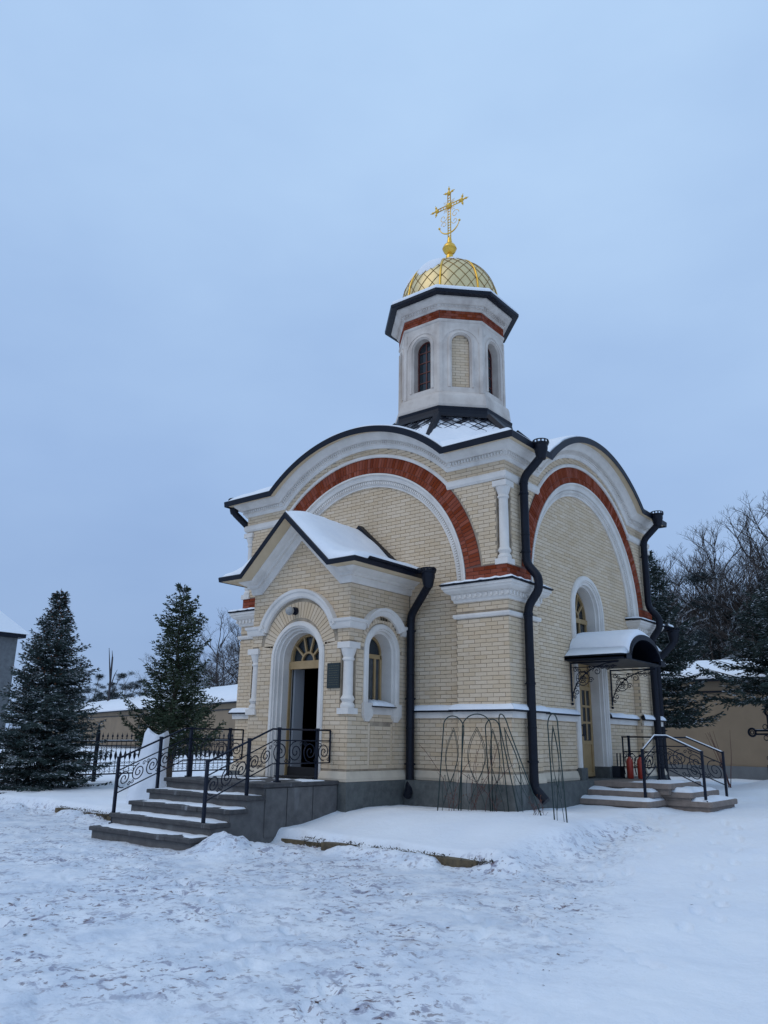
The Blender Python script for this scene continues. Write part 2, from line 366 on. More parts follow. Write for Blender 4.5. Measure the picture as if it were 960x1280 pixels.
tread=(1-lawn_mask(V[:,0],V[:,1]))*(1-sstep(2.6,4.6,V[:,0]+(fbm(V[:,0],V[:,1],.5,51)-.5)*3+.25*(V[:,1]+6)))*(1-sstep(0,4,V[:,1]))
at.data.foreach_set('value',tread.astype(np.float32))
gm=bpy.data.materials.new('trodden_snow'); gm.use_nodes=True; t=gm.node_tree; L=t.links.new; p=t.nodes['Principled BSDF']
geo=N(t,'ShaderNodeNewGeometry'); att=N(t,'ShaderNodeAttribute',attribute_name='tread')
def noise(sc,det=6,ro=.55,vec=None,dist=0):
    n=N(t,'ShaderNodeTexNoise'); n.inputs['Scale'].default_value=sc; n.inputs['Detail'].default_value=det; n.inputs['Roughness'].default_value=ro; n.inputs['Distortion'].default_value=dist
    L(vec or geo.outputs['Position'],n.inputs['Vector']); return n.outputs[0]
def mrange(x,a,b,c=0,d=1):
    m=N(t,'ShaderNodeMapRange'); m.inputs[1].default_value=a;m.inputs[2].default_value=b;m.inputs[3].default_value=c;m.inputs[4].default_value=d; L(x,m.inputs[0]); return m.outputs[0]
def mul(a,b):
    m=N(t,'ShaderNodeMath',operation='MULTIPLY'); L(a,m.inputs[0]); 
    if isinstance(b,float): m.inputs[1].default_value=b
    else: L(b,m.inputs[1])
    return m.outputs[0]
def mix(f,a,b):
    m=N(t,'ShaderNodeMix',data_type='RGBA'); L(f,m.inputs[0])
    for k,c in ((6,a),(7,b)):
        if isinstance(c,tuple): m.inputs[k].default_value=(*c,1)
        else: L(c,m.inputs[k])
    return m.outputs[2]
TR=att.outputs['Fac']
c=mix(mrange(noise(.9,5),.35,.7),(.86,.88,.91),(.80,.83,.885))
c=mix(mul(mrange(noise(2.2,8,.62),.42,.60),mul(TR,.7)),c,(.58,.65,.75))        # packed grey ice
big=mrange(noise(.8,4),.36,.58)
c=mix(mul(mul(mrange(noise(7.5,7,.62,dist=.5),.54,.62),big),mul(TR,.9)),c,(.25,.25,.34))      # small worn spots
c=mix(mul(mul(mrange(noise(12,6,.62,dist=.3),.57,.625),big),mul(TR,.9)),c,(.14,.08,.09))       # dark specks
c=mix(mul(mul(mrange(noise(3.1,6,.6),.60,.72),mrange(noise(.4,2),.45,.6)),mul(TR,.5)),c,(.50,.42,.38))  # sandy tint
L(c,p.inputs['Base Color']); p.inputs['Roughness'].default_value=.62
L(mrange(TR,0,1,.75,.45),p.inputs['Roughness'])
b=N(t,'ShaderNodeBump'); b.inputs['Strength'].default_value=.75; b.inputs['Distance'].default_value=.03
L(noise(9,8,.65),b.inputs['Height']); L(b.outputs[0],p.inputs['Normal'])
me.materials.append(gm)
link('snow_ground',me,kind='structure')
# debris chips on the trodden path
mb=Mesh(); rn=random.Random(5)
for k in range(420):
    x=rn.uniform(-7,4.5);y=rn.uniform(-10.5,-3.8)
    if rn.random()>.75*float(fbm(x,y,.7,61))*1.3: continue
    z=float(gz(x,y))+.004; s=rn.choice((.006,.009,.012,.018,.026)); a=rn.uniform(0,PI); c_,s_=math.cos(a),math.sin(a)
    P=[(x+s*(c_*q-s_*w_*.5),y+s*(s_*q+c_*w_*.5),z) for q,w_ in ((-1,0),(0,-1),(1.2,0),(0,1))]
    mb.add(P+[(x,y,z+s*.14)],[(0,1,4),(1,2,4),(2,3,4),(3,0,4)])
fast('dirt_chips',mb,DEBR,kind='stuff')
# ------------------------------------------------------------------ chapel
W=7.213; H2=W/2
HS,HE,RR,EO=4.37,7.05,3.63,.42
ch=thing('chapel',(-H2,H2,.3),'cream brick Orthodox chapel with red brick arches, white stone trim and a gilded octagonal dome','chapel')
FF=frame(-H2,0,1,0); RF=frame(0,H2,0,1); BF=frame(-H2,W,-1,0); LF=frame(-W,H2,0,-1)
PX,PY,PW=-3.65,-1.66,1.30
PF=frame(PX,PY,1,0); PR=frame(PX+PW,PY,0,1); PL=frame(PX-PW,PY,0,-1)
VISF=[FF,RF,PF,PR]
FLD,Q_=.17,1.128          # recess of the field, pilaster width
Z0,ZP,ZB=-.35,.77,.95     # below ground, plinth top, brick base
ZL,ZC=2.04,4.345          # ledge, lower cornice
# core
mb=Mesh(); mb.box(-W+FLD+.01,-.70,FLD+.01,W-FLD-.01,Z0,4.6)
mb.box(-W+.6,-.6,.6,W-.6,4.6,6.9)
core=build('inner_wall',mb,MORT,ch)
def infield(u,h):
    if h>7.6: return False
    return abs(u)<=H2-FLD
mb=Mesh()
# right face with side door opening
DCU,DHS,DR=.09,4.23,.56
ray_panel(mb,RF,DCU,DHS,.72,.602,lambda u,h:abs(u)<H2-FLD and h<7.0 and h>=.3,-FLD-.012,-.75)
for F in (FF,BF,LF): mb.fb(F,-H2+FLD,H2-FLD,Z0,6.99,-.7,-FLD-.012)
mb.fb(RF,-H2+FLD,H2-FLD,Z0,.72,-.75,-FLD-.012)
build('field_wall',mb,MORT,ch)
# pilasters, spandrels
def insp(u,h):
    if h<ZC-.02: return False
    if 4.66<h<6.27: return abs(u)<H2-.2
    r=RR-.30; 
    if abs(u)<=H2-.013 and h<=HE-.30: return True
    return math.hypot(u,h-HS)<r and abs(u)<=H2-.013
mb=Mesh(); mp_=Mesh()
for F in (FF,RF,BF,LF):
    for s in (-1,1):
        k_=Mesh(); a,b=sorted((s*(H2-Q_),s*(H2-(.012 if F in (FF,BF) else .014)))); k_.fb(F,a,b,ZP,ZC-.3,-FLD-.3,-(.012 if F in (FF,BF) else .0135)); build('corner_pier',k_,MORT,ch)
    ray_panel(mb,F,0,HS,HS,2.69,insp,-.012,-.35,extra=[math.atan2(6.28-HS,H2-.01),math.atan2(6.28-HS,H2-.2),PI-math.atan2(6.28-HS,H2-.01),PI-math.atan2(6.28-HS,H2-.2)],n=90)
    for s in (-1,1):
        a,b=sorted((s*(H2-.19),s*(H2-.0145))); mb.fb(F,a,b,6.27,HE-.32,-.2,-.013)
        a,b=sorted((s*2.69,s*(H2-.0142))); mb.fb(F,a,b,ZC-.1,4.655,-.35,-.0125)
build('upper_wall',mb,MORT,ch)
def porch_hid(F,h):
    return (-1.28,1.22) if F is FF and h<4.55 else None
def cut(iv,c):
    out=[]
    for (l,r_) in iv:
        if c is None or c[1]<=l or c[0]>=r_: out.append((l,r_))
        else:
            if c[0]>l: out.append((l,c[0]))
            if c[1]<r_: out.append((c[1],r_))
    return out
REDB=[]
for F in (FF,RF,LF,BF):
    def fld(h,F=F):
        m=H2-Q_ if h<ZC else math.sqrt(max(2.46**2-max(0,h-HS)**2,0.0001))
        iv=[(-m,m)]
        c=porch_hid(F,h)
        if c: iv=cut(iv,(c[0]-.04,c[1]+.04))
        if F is RF:
            rr=.72
            if h<DHS: c=(DCU-rr,DCU+rr)
            elif h<DHS+rr: q=math.sqrt(rr*rr-(h-DHS)**2); c=(DCU-q,DCU+q)
            else: c=None
            iv=cut(iv,c)
        return iv
    lay(F,ZB,6.82,fld,-.16)
    def pil(h): return [(-H2+.004,-(H2-Q_)),(H2-Q_,H2-.004)]
    lay(F,ZB,3.70,pil,0); lay(F,3.79,4.02,pil,0)
    def spn(h):
        m=H2-.205 if h<6.28 else H2-.004
        lo=math.sqrt(max(3.10**2-(h-HS)**2,0)) ; out=[]
        if h>HE-.36:
            m=math.sqrt(max((RR-.37)**2-(h-HS)**2,0))
        if m-lo>.05: out=[(-m,-lo),(lo,m)]
        if lo==0: out=[(-m,m)]
        return out
    lay(F,4.68,HS+RR-.38,spn,0)
    lay(F,ZC+.01,4.655,lambda h:[(-H2+.004,-2.705),(2.705,H2-.004)],.0,store=REDB)
RVL=frame(-FLD,W-Q_,1,0)
lay(RVL,ZB,4.02,lambda h:[(.012,.168)],.001)
emit_bricks(BR,BRICK,'brick','brickwork',ch,300)
# red voussoirs
def radial(F,cu,hc,r0,r1,a0,a1,o,rowsplit,arc=.078,D=.022):
    out=[];nr=len(rowsplit)-1
    for k in range(nr):
        ra,rb=rowsplit[k]+JT/2,rowsplit[k+1]-JT/2; rm=(ra+rb)/2; n=int((a1-a0)*rm/arc)
        for i in range(n):
            p=a0+(a1-a0)*(i+.08)/n; q=a0+(a1-a0)*(i+.92)/n
            out.append([F(cu+r*math.cos(x),hc+r*math.sin(x),oo) for oo in (o-D,o) for (r,x) in ((ra,p),(rb,p),(rb,q),(ra,q))])
    return out
BF6=[(4,5,6,7),(0,1,5,4),(1,2,6,5),(2,3,7,6),(3,0,4,7)]
def emit_poly(lst,m,name,stuffname,limit,parent):
    for P in lst[:limit]:
        c=Vector(P[0]); mb=Mesh(); mb.add(P,BF6); fast(name,mb,m,parent)
    mb=Mesh()
    for P in lst[limit:]: mb.add(P,BF6)
    if mb.ok(): fast(stuffname,mb,m,parent,kind='stuff')
a0=math.asin((4.66-HS)/2.9)
vis=radial(FF,0,HS,2.70,3.04,a0*1.09,PI-a0*1.09,.0,[2.70,2.82,3.05])
vis=[vis[i] for i in range(len(vis)) ]
hid=[]
for F in (RF,LF,BF): hid+=radial(F,0,HS,2.70,3.04,a0*1.09,PI-a0*1.09,.0,[2.70,2.82,3.05])
vis.sort(key=lambda P:(Vector(P[4])-CAM).length)
emit_poly(vis+hid,RED,'red_brick','red_brickwork',240,ch)
mb=Mesh()
for (F,u0,u1,h0,h1,o) in REDB:
    D=.022
    mb.add([F(u0,h0,o-D),F(u1,h0,o-D),F(u1,h1,o-D),F(u0,h1,o-D),F(u0,h0,o),F(u1,h0,o),F(u1,h1,o),F(u0,h1,o)],[(4,5,6,7),(0,4,7,3),(1,2,6,5),(3,7,6,2),(0,1,5,4)])
fast('red_base_course',mb,RED,ch,kind='stuff')
mb=Mesh()
for F in (FF,RF,LF,BF):
    arc_sweep(mb,F,0,HS,[(2.68,-.1),(2.68,-.0105),(3.06,-.0105),(3.06,-.1)],0.01,PI-.01,60)
    for s in (-1,1):
        a,b=sorted((s*3.03,s*(H2-.0125))); mb.fb(F,a,b,ZC-.02,4.665,-.12,-.011)
build('red_mortar_bed',mb,RMORT,ch)
# stone mouldings on the four faces
ms=Mesh(); den=Mesh()
for F in (FF,RF,LF,BF):
    A=math.asin((ZC-HS)/2.6)
    arc_sweep(ms,F,0,HS,[(2.42,-.2),(2.42,-.125),(2.46,-.125),(2.47,-.10),(2.55,-.10),(2.56,-.055),(2.60,-.04),(2.655,-.03),(2.66,.012),(2.695,.012),(2.695,-.2)],A,PI-A,90)
    n=150
    for i in range(n):
        t0=PI*(i+.5)/n
        for (r0,r1,oo,lst) in ((2.485,2.54,-.075,den),):
            w_=.33*PI/n; lst.prism([F(r*math.cos(t_),HS+r*math.sin(t_),-.105) for r,t_ in ((r0,t0-w_),(r1,t0-w_),(r1,t0+w_),(r0,t0+w_))],[F(r*math.cos(t_),HS+r*math.sin(t_),oo) for r,t_ in ((r0,t0-w_),(r1,t0-w_),(r1,t0+w_),(r0,t0+w_))])
    A2=math.asin((6.34-HS)/3.08)
    arc_sweep(ms,F,0,HS,[(3.045,-.05),(3.045,.03),(3.07,.045),(3.095,.045),(3.12,.02),(3.12,-.05)],A2,PI-A2,90)
    # string at 6.32..6.46 between arch and corner
    for s in (-1,1):
        pr=[(6.30,-.05,0),(6.30,.02,0),(6.34,.05,0),(6.42,.06,0),(6.46,.03,0),(6.46,-.05,0)]
        rows=[[F(s*2.30,h,o),F(s*(H2+o),h,o)] for (h,o,_) in pr]
        ms.rows(rows,close=True,caps=True)
    # pilaster band and cornice
    for s in (-1,1):
        def ring(prof,w0=Q_):
            rows=[[F(s*(H2-w0)-s*o,h,-FLD),F(s*(H2-w0)-s*o,h,o),F(s*(H2+o),h,o)] for (h,o) in prof]
            rows.append([F(s*(H2-w0),prof[-1][0],-FLD),F(s*(H2-w0),prof[-1][0],-.05),F(s*H2,prof[-1][0],-.05)])
            rows.append([F(s*(H2-w0),prof[0][0],-FLD),F(s*(H2-w0),prof[0][0],-.05),F(s*H2,prof[0][0],-.05)])
            ms.rows(rows,close=True)
        ring([(3.69,.0),(3.70,.035),(3.74,.05),(3.775,.045),(3.785,.0)])
        ring([(3.99,0),(4.0,.03),(4.05,.045),(4.06,.065),(4.15,.075),(4.17,.12),(4.21,.17),(4.25,.185),(4.26,.205),(4.31,.21),(4.32,.0)])
        n=11
        for i in range(n):
            u=s*(H2-Q_+.03+(Q_+.02)*i/(n-1)); den.fb(F,u-.022,u+.022,4.075,4.135,.05,.10)
    # stepped roof cornice
def roofpath(d,o,n=64):
    r=RR-d; h=HE-d; a=math.asin((h-HS)/r)
    return [(-(H2+o),h)]+[(r*math.cos(t_),HS+r*math.sin(t_)) for t_ in [PI-a-(PI-2*a)*i/n for i in range(n+1)]]+[((H2+o),h)]
corn=[(.38,-.05),(.38,.03),(.35,.05),(.31,.06),(.305,.09),(.23,.10),(.22,.15),(.17,.19),(.13,.24),(.085,.27),(.08,.0)]
for F in (FF,RF,LF,BF):
    ms.rows([[F(u,h,o) for (u,h) in roofpath(d,o)] for (d,o) in corn],close=True)
    n=170
    for i in range(n):
        a=math.asin((HE-.27-HS)/(RR-.27)); t0=a+(PI-2*a)*(i+.5)/n; w_=.3*(PI-2*a)/n
        q=[((RR-.295),t0-w_),((RR-.24),t0-w_),((RR-.24),t0+w_),((RR-.295),t0+w_)]
        if i%2==0: den.prism([F(r*math.cos(x),HS+r*math.sin(x),.08) for r,x in q],[F(r*math.cos(x),HS+r*math.sin(x),.13) for r,x in q])
    for s in (-1,1):
        for i in range(18):
            u=s*(2.46+i*.068); den.fb(F,u-.02,u+.02,HE-.295,HE-.24,.08,.13)
build('stone_moulding',ms,STONE,ch,label='carved white stone arch, band and cornice mouldings'); build('dentil',den,STONE,ch,kind='stuff')
# soffit + metal roof edge
mb=Mesh()
for F in (FF,RF,LF,BF): mb.rows([[F(u,h,o) for (u,h) in roofpath(d,o)] for (d,o) in [(.082,.25),(.085,EO-.012),(.02,EO-.012),(.02,.2)]],close=True)
build('soffit',mb,SOFF,ch)
mb=Mesh()
for F in (FF,RF,LF,BF): mb.rows([[F(u,h,o) for (u,h) in roofpath(d,o)] for (d,o) in [(.125,EO-.011),(.125,EO),(.0,EO+.012),(-.012,EO+.0),(-.012,EO-.03),(.015,EO-.04)]],close=True)
build('roof_edge',mb,METAL,ch,label='dark sheet metal roof edging')
# barrel roof shells + snow on them
mb=Mesh(); sn=Mesh()
for F in (FF,RF,LF,BF):
    a=math.asin((HE-HS)/RR)
    P=lambda r,a,n=48:[(r*math.cos(t_),HS+r*math.sin(t_)) for t_ in [PI-a-(PI-2*a)*i/n for i in range(n+1)]]
    mb.rows([[F(u,h,o) for u,h in P(RR,a)] for o in (EO-.02,-H2+.3)])
    prof=[(.0,EO-.035),(.035,EO-.03),(.055,EO-.06),(.075,EO-.2),(.085,.0),(.085,-H2+.3)]
    rows=[]
    for (d,o) in prof:
        rows.append([F(u,h,o+.02*math.sin(u*7+h*3)) for (u,h) in [((RR+d*(.25+.75*max(0,math.sin(t_))**1.5))*math.cos(t_),HS+(RR+d*(.25+.75*max(0,math.sin(t_))**1.5))*math.sin(t_)) for t_ in [PI-a-(PI-2*a)*i/64 for i in range(65)]]])
    sn.rows(rows)
build('barrel_roof',mb,METAL,ch,smooth=True); build('roof_snow',sn,SNOW,ch,smooth=True)
# corner roofs and pyramid skirt under the drum
gu=math.sqrt(RR**2-(HE-HS)**2)
cx,cy=-H2,H2
mb=Mesh(); sn=Mesh(); rb=Mesh()
RT,ZT,RB_,ZBt=1.66,9.06,3.05,7.75
def oct(r,z,k,off=0): 
    t_=R(22.5+45*k+off); return (cx+r*math.cos(t_),cy+r*math.sin(t_),z)
for k in range(8): mb.add([oct(RT,ZT,k),oct(RT,ZT,k+1),oct(RB_,ZBt,k+1),oct(RB_,ZBt,k)],[(0,1,2,3)])
tiles=Mesh()
for k in range(8):
    a,b_,c_,d_=[Vector(p) for p in (oct(RT+.0,ZT,k),oct(RT,ZT,k+1),oct(RB_,ZBt,k+1),oct(RB_,ZBt,k))]
    nrm=(b_-a).cross(d_-a).normalized(); 
    if nrm.z<0:nrm=-nrm
    def PT(s,t_): # s across 0..1 , t down
        return a.lerp(d_,t_).lerp(b_.lerp(c_,t_),s)
    # diagonal raised seams
    wid=(a-b_).length; ln=(PT(.5,1)-PT(.5,0)).length; step=.26
    for dr in (-1,1):
        x=-4.
        while x<4:
            pts=[]
            for i in range(25):
                t_=i/24; uu=x+dr*t_*ln*.9; wloc=(PT(0,t_)-PT(1,t_)).length; s_=.5+uu/wloc
                if 0.02<s_<.98: pts.append(PT(s_,t_)+nrm*.012)
            if len(pts)>2: tiles.tube(pts[::2]+[pts[-1]],.009,4)
            x+=step
    # snow blanket lower down and patchy above
    n1,n2=22,16; g=[]
    for i in range(n2+1):
        t_=.22+.80*i/n2; row=[]
        for j_ in range(n1+1):
            s_=j_/n1; edge=min(s_,1-s_)*8; 
            th=(.012+.15*(t_-.34))*1.0+.08*(float(fbm(s_*7+k*3,t_*6,1.,5))-.56)
            row.append(PT(s_,t_)+nrm*th)
        g.append(row)
    sn.rows(g)
    # hip ribs
for k in range(8):
    p=Vector(oct(RT+.01,ZT+.02,k)); q=Vector(oct(RB_-.25,ZBt+.27,k)); rb=Mesh(); rb.tube([p+Vector((0,0,-.03)),q+Vector((0,0,-.02))],[.11,.085],6); build('hip_rib',rb,METAL,ch)
for (sx,sy) in ((1,1),(1,-1),(-1,1),(-1,-1)):
    e_=H2+EO-.02
    def P(x,y,z): return (cx+sx*x,cy+sy*y,z)
    t1=(RB_*math.cos(R(22.5)),RB_*math.sin(R(22.5))); 
    A_=(gu,e_);C_=(e_,e_);B_=(e_,gu);P1=(t1[1],t1[0]);P2=(t1[0],t1[1])
    mb.add([P(*A_,HE),P(*C_,HE),P(*B_,HE),P(*P2,ZBt),P(*P1,ZBt),P(gu,gu,HE+.1)],[(0,1,4),(1,3,4),(1,2,3)])
    # snow blanket as grid from the eave corner to the skirt
    o=.015
    Z=.10
    g=[]; n=20
    for i in range(n+1):
        row=[]
        for j_ in range(n+1):
            s_=i/n; t_=j_/n
            # s across from A side to B side through C (L shaped edge), t inward
            if s_<.5: e0=Vector(P(*A_,HE)).lerp(Vector(P(*C_,HE)),s_*2)
            else: e0=Vector(P(*C_,HE)).lerp(Vector(P(*B_,HE)),s_*2-1)
            i0=Vector(P(*P1,ZBt)).lerp(Vector(P(*P2,ZBt)),s_)
            p=e0.lerp(i0,t_); th=Z*min(1,math.sqrt(t_*9+.0))+.0
            p.z+=th*(.8+.5*float(fbm(p.x,p.y,1.3,8)))+(0.0 if j_ else -.02)
            if j_==0: p=e0+Vector((-sx*.012,-sy*.012,.012))
            row.append(p)
        g.append(row)
    sn.rows(g)
build('pyramid_roof',mb,METALS,ch); build('roof_seam',tiles,METAL,ch,kind='stuff'); build('corner_roof_snow',sn,SNOW,ch,smooth=True)
# plinth, skirting
mb=Mesh(); 
mb.box(-W-.06,.06,-.06,W+.06,Z0,ZP)
pl=build('plinth',mb,GRAN,ch)
mb=Mesh()
for F in (FF,RF,LF,BF):
    for (a,b,o) in ((-H2,-(H2-Q_),.0),(-(H2-Q_),H2-Q_,-FLD),(H2-Q_,H2,.0)):
        if F is RF and o<0:
            segs=[(a,DCU-.80),(DCU+.80,b)]
        else: segs=[(a,b)]
        for (a_,b_) in segs:
            ma=1 if a_==-H2 else 0; mb_=1 if b_==H2 else 0
            mb.rows([[F(u,h,oo) for u in (a_-ma*oo,b_+mb_*oo)] for (h,oo) in ((ZP+.002,o-.2),(ZP+.002,o+.05),(ZP+.05,o+.055),(ZP+.10,o+.035),(ZB-.01,o+.012),(ZB-.01,o-.2))],close=True,caps=True)
build('skirting',mb,SKIRT,ch)
# ledge at 2.04 with snow
for F in (FF,RF,LF,BF):
    segs=[(-H2,-(H2-Q_),0),(-(H2-Q_),H2-Q_,-FLD),(H2-Q_,H2,0)]
    for (a,b,o) in segs:
        ss=[(a,b)]
        if F is RF and o<0: ss=[(a,DCU-.80),(DCU+.80,b)]
        if F is FF and o<0: ss=[(a,-1.36),(1.27,b)]
        for (a_,b_) in ss:
            mb=Mesh(); sn=Mesh(); st2=Mesh()
            def E(q,x):   # mitred corner ends, returned pilaster ends
                if q==0: return a_-(x if a_==-H2 else (x if a_==(H2-Q_) else 0))
                return b_+(x if b_==H2 else (x if b_==-(H2-Q_) else 0))
            mb.rows([[F(E(k_,max(0,oo-o)),h,oo) for k_ in (0,1)] for (h,oo) in ((ZL-.035,o+.0),(ZL-.04,o+.115),(ZL-.012,o+.12),(ZL+.07,o-.0),(ZL+.05,o-.05))],close=True,caps=True)
            n=max(4,int((b_-a_)/.10)); rows=[]
            for (t_) in (0,.12,.5,.88,1):
                row=[]; oo=o+.118*(1-t_)-.002
                for i in range(n+1):
                    u=E(0,oo-o)+(E(1,oo-o)-E(0,oo-o))*i/n; k=.35+1.3*float(fbm(u*2+o*7,F.n.x*5+3,1.6,6)); th=.05*k*math.sin(PI*min(.9,max(.0,t_)))**.5
                    hh=ZL-.01+.08*t_; row.append(F(u,hh+th,oo))
                rows.append(row)
            sn.rows(rows)
            st2.rows([[F(E(k_,max(0,oo-o)),h,oo) for k_ in (0,1)] for (h,oo) in ((ZL-.15,o-.02),(ZL-.15,o+.05),(ZL-.041,o+.057),(ZL-.041,o-.02))],close=True,caps=True)
            build('ledge',mb,METAL,ch); build('ledge_snow',sn,SNOW,ch,smooth=True); build('ledge_band',st2,STONE,ch)
# lower cornice metal + snow
mb=Mesh(); sn=Mesh()
for F in (FF,RF,LF,BF):
    for s in (-1,1):
        rows=[]
        for (h,o) in ((4.318,.0),(4.318,.235),(4.345,.24),(4.36,.0)):
            rows.append([F(s*(H2-Q_)-s*.235*(1 if o>.01 else 1),h,-FLD if 1 else 0),F(s*(H2-Q_)-s*.235,h,o),F(s*(H2+o),h,o)])
        mb.rows(rows,close=True)
        rows=[]
        for (h,o) in ((4.345,.235),(4.37,.225),(4.395,.16),(4.40,.03),(4.395,-.01)):
            rows.append([F(s*(H2-Q_)-s*.22,h,-FLD),F(s*(H2-Q_)-s*.22,h,o*.9)]+[F(s*(H2-Q_+(Q_+o)*i/12),h+.012*math.sin(i*2.3),o) for i in range(13)])
        sn=Mesh(); sn.rows(rows); build('cornice_snow',sn,SNOW,ch,smooth=True)
build('cornice_flashing',mb,METAL,ch)
# corner columns
def column(mb,c,z0,z1,r=.085,ped=.13):
    mb.box(c[0]-ped,c[0]+ped,c[1]-ped,c[1]+ped,z0-.005,z0+.10)
    H=z1-z0
    mb.lathe([(r*1.25,.10),(r*1.35,.13),(r*1.25,.17),(r*1.0,.20),(r*1.12,.23),(r*1.3,.26),(r*1.12,.30),(r*.93,.33),(r*.92,H*.45),(r*.90,H-.34),(r*1.12,H-.32),(r*1.12,H-.29),(r*.95,H-.27),(r*1.15,H-.22),(r*1.42,H-.13),(r*1.45,H-.11)],(c[0],c[1],z0),14)
    q=r*1.5; mb.box(c[0]-q,c[0]+q,c[1]-q,c[1]+q,z1-.11,z1-.0)
for (x,y) in ((-.1,.1),(-W+.1,.1),(-.1,W-.1),(-W+.1,W-.1)):
    mb=Mesh(); column(mb,(x,y),4.655,6.27,.10,.135); build('column',mb,STONE,ch,smooth=True,auto=40)
# side doorway trim, door, fanlight
def doorway(F,cu,hb,hs,r,rec,prof,parent,nm='door_surround'):
    mb=Mesh(); trim(mb,F,cu,hs,hb,prof); build(nm,mb,STONE,parent,smooth=True,auto=30)
doorway(RF,DCU,.95,DHS,DR,.4,[(.80,-.2),(.80,-.13),(.775,-.10),(.70,-.095),(.69,-.12),(.665,-.12),(.66,-.15),(.60,-.15),(.595,-.22),(.56,-.22),(.555,-.46),(.60,-.46)],ch)
for s in (-1,1):
    mb=Mesh(); a,b=sorted((DCU+s*.545,DCU+s*.83)); mb.fb(RF,a,b,.70,1.0,-.45,-.075); build('door_plinth_block',mb,GRAN,ch)
def leaf(F,cu,hb,hs,r,rec,ztr,name,panes):
    """door leaf frame with panes"""
    mb=Mesh(); g=Mesh()
    # arched head frame
    trim(mb,F,cu,hs,ztr,[(r,rec),(r-.075,rec+.02),(r-.075,rec-.05),(r,rec-.05)])
    # fan bars
    mb.fb(F,cu-r,cu+r,ztr-.05,ztr+.05,rec-.05,rec+.03)
    for k in range(1,5):
        a=PI*k/5; p0=(cu+.16*math.cos(a),hs-.05+.16*math.sin(a)); p1=(cu+(r-.05)*math.cos(a),hs+(r-.05)*math.sin(a)); dx,dy=-math.sin(a)*.018,math.cos(a)*.018
        mb.prism([F(p0[0]+dx,p0[1]+dy,rec-.03),F(p1[0]+dx,p1[1]+dy,rec-.03),F(p1[0]-dx,p1[1]-dy,rec-.03),F(p0[0]-dx,p0[1]-dy,rec-.03)],[F(p0[0]+dx,p0[1]+dy,rec+.015),F(p1[0]+dx,p1[1]+dy,rec+.015),F(p1[0]-dx,p1[1]-dy,rec+.015),F(p0[0]-dx,p0[1]-dy,rec+.015)])
    arc_sweep(mb,F,cu,hs-.05,[(.14,rec-.03),(.14,rec+.017),(.175,rec+.017),(.175,rec-.03)],0,PI,14)
    fr=build(name,mb,WOOD,ch)
    g.add([F(u,h,rec-.04) for u,h in arch_pts(cu,hs,ztr,r-.03,20)],[tuple(range(23))])
    build('fanlight_glass',g,GLASS,fr)
    return fr
# side door: two leaves with panes, upper window with fan
fr=leaf(RF,DCU,.79,4.18,.56,-.44,4.08,'door_head',0)
mb=Mesh()
# upper light 3.35..4.1
mb.fb(RF,DCU-.56,DCU+.56,3.28,3.40,-.49,-.41)
for u in (-.53,-.19,.15,.49): mb.fb(RF,DCU+u-.0,DCU+u+.04,3.40,4.03,-.48,-.415)
for h in (3.70,): mb.fb(RF,DCU-.53,DCU+.53,h,h+.04,-.478,-.417)
up=build('upper_window_frame',mb,WOOD,ch)
for i in range(3):
    for j_ in range(2):
        g=Mesh(); u0=DCU-.49+i*.34; g.fb(RF,u0,u0+.30,3.40+j_*.34,3.70+j_*.33,-.462,-.455); build('pane',g,GLASS,up)
for s in (-1,1):
    mb=Mesh(); a,b=sorted((DCU+s*.005,DCU+s*.55)); l0,l1=a,b
    mb.fb(RF,l0,l1,.80,3.28,-.47,-.44)
    lf=None
    # stiles & rails proud
    for (u0,u1) in ((l0,l0+.08),(l1-.08,l1)): mb.fb(RF,u0,u1,.80,3.28,-.45,-.415)
    mu_=(l0+l1)/2; mb.fb(RF,mu_-.025,mu_+.025,1.55,2.62,-.45,-.418)
    for h in (.80,1.45,1.88,2.22,2.58,3.20): mb.fb(RF,l0,l1,h,h+.08 if h in (.8,1.45,2.58,3.2) else h+.045,-.449,-.416)
    lf=build('door_leaf',mb,WOOD,ch)
    for i in range(2):
        for (h0,h1) in ((1.53,1.88),(1.925,2.22),(2.265,2.58)):
            g=Mesh(); u0=l0+.08+i*(mu_+.025-l0-.08); u1=u0+(mu_-.025-l0-.08); g.fb(RF,u0,u1,h0,h1,-.441,-.434); build('pane',g,GLASS,lf)
    h_=Mesh(); u=DCU+s*.045; h_.tube([RF(u,1.62,-.41),RF(u,1.66,-.36),RF(u,1.82,-.36),RF(u,1.86,-.41)],.012,6)
    build('handle',h_,IRON,lf)
# ------------------------------------------------------------------ porch (part of the chapel building)
TH=1.09/1.155; PHI=math.atan(TH); PE=.53; ZR,ZE=5.72,4.62; UF=PW-.11
TH=(ZR-ZE)/UF; PHI=math.atan(TH)
def gpath(d,o):
    uf=(ZR-d/math.cos(PHI)-(ZE-d))/TH
    return [(-(PW+o),ZE-d),(-uf,ZE-d),(0,ZR-d/math.cos(PHI)),(uf,ZE-d),((PW+o),ZE-d)]
def inporch(u,h):
    if h<.28: return False
    if 2.03<h<3.19: return abs(u)<PW-.2
    if abs(u)<=PW-.014 and h<=ZE-.25: return True
    return abs(u)*TH+h<ZR-.35 and abs(u)<=PW-.014
PC,PHS,PRo=.0,2.96,.50
ex=[math.atan2(ZE-.25-PHS,PW),math.atan2(3.19-PHS,PW-.2),math.atan2(3.2-PHS,PW),PI/2]
mb=Mesh()
ray_panel(mb,PF,PC,PHS,ZP,.572,inporch,-.012,-.36,extra=ex+[PI-a for a in ex],n=72)
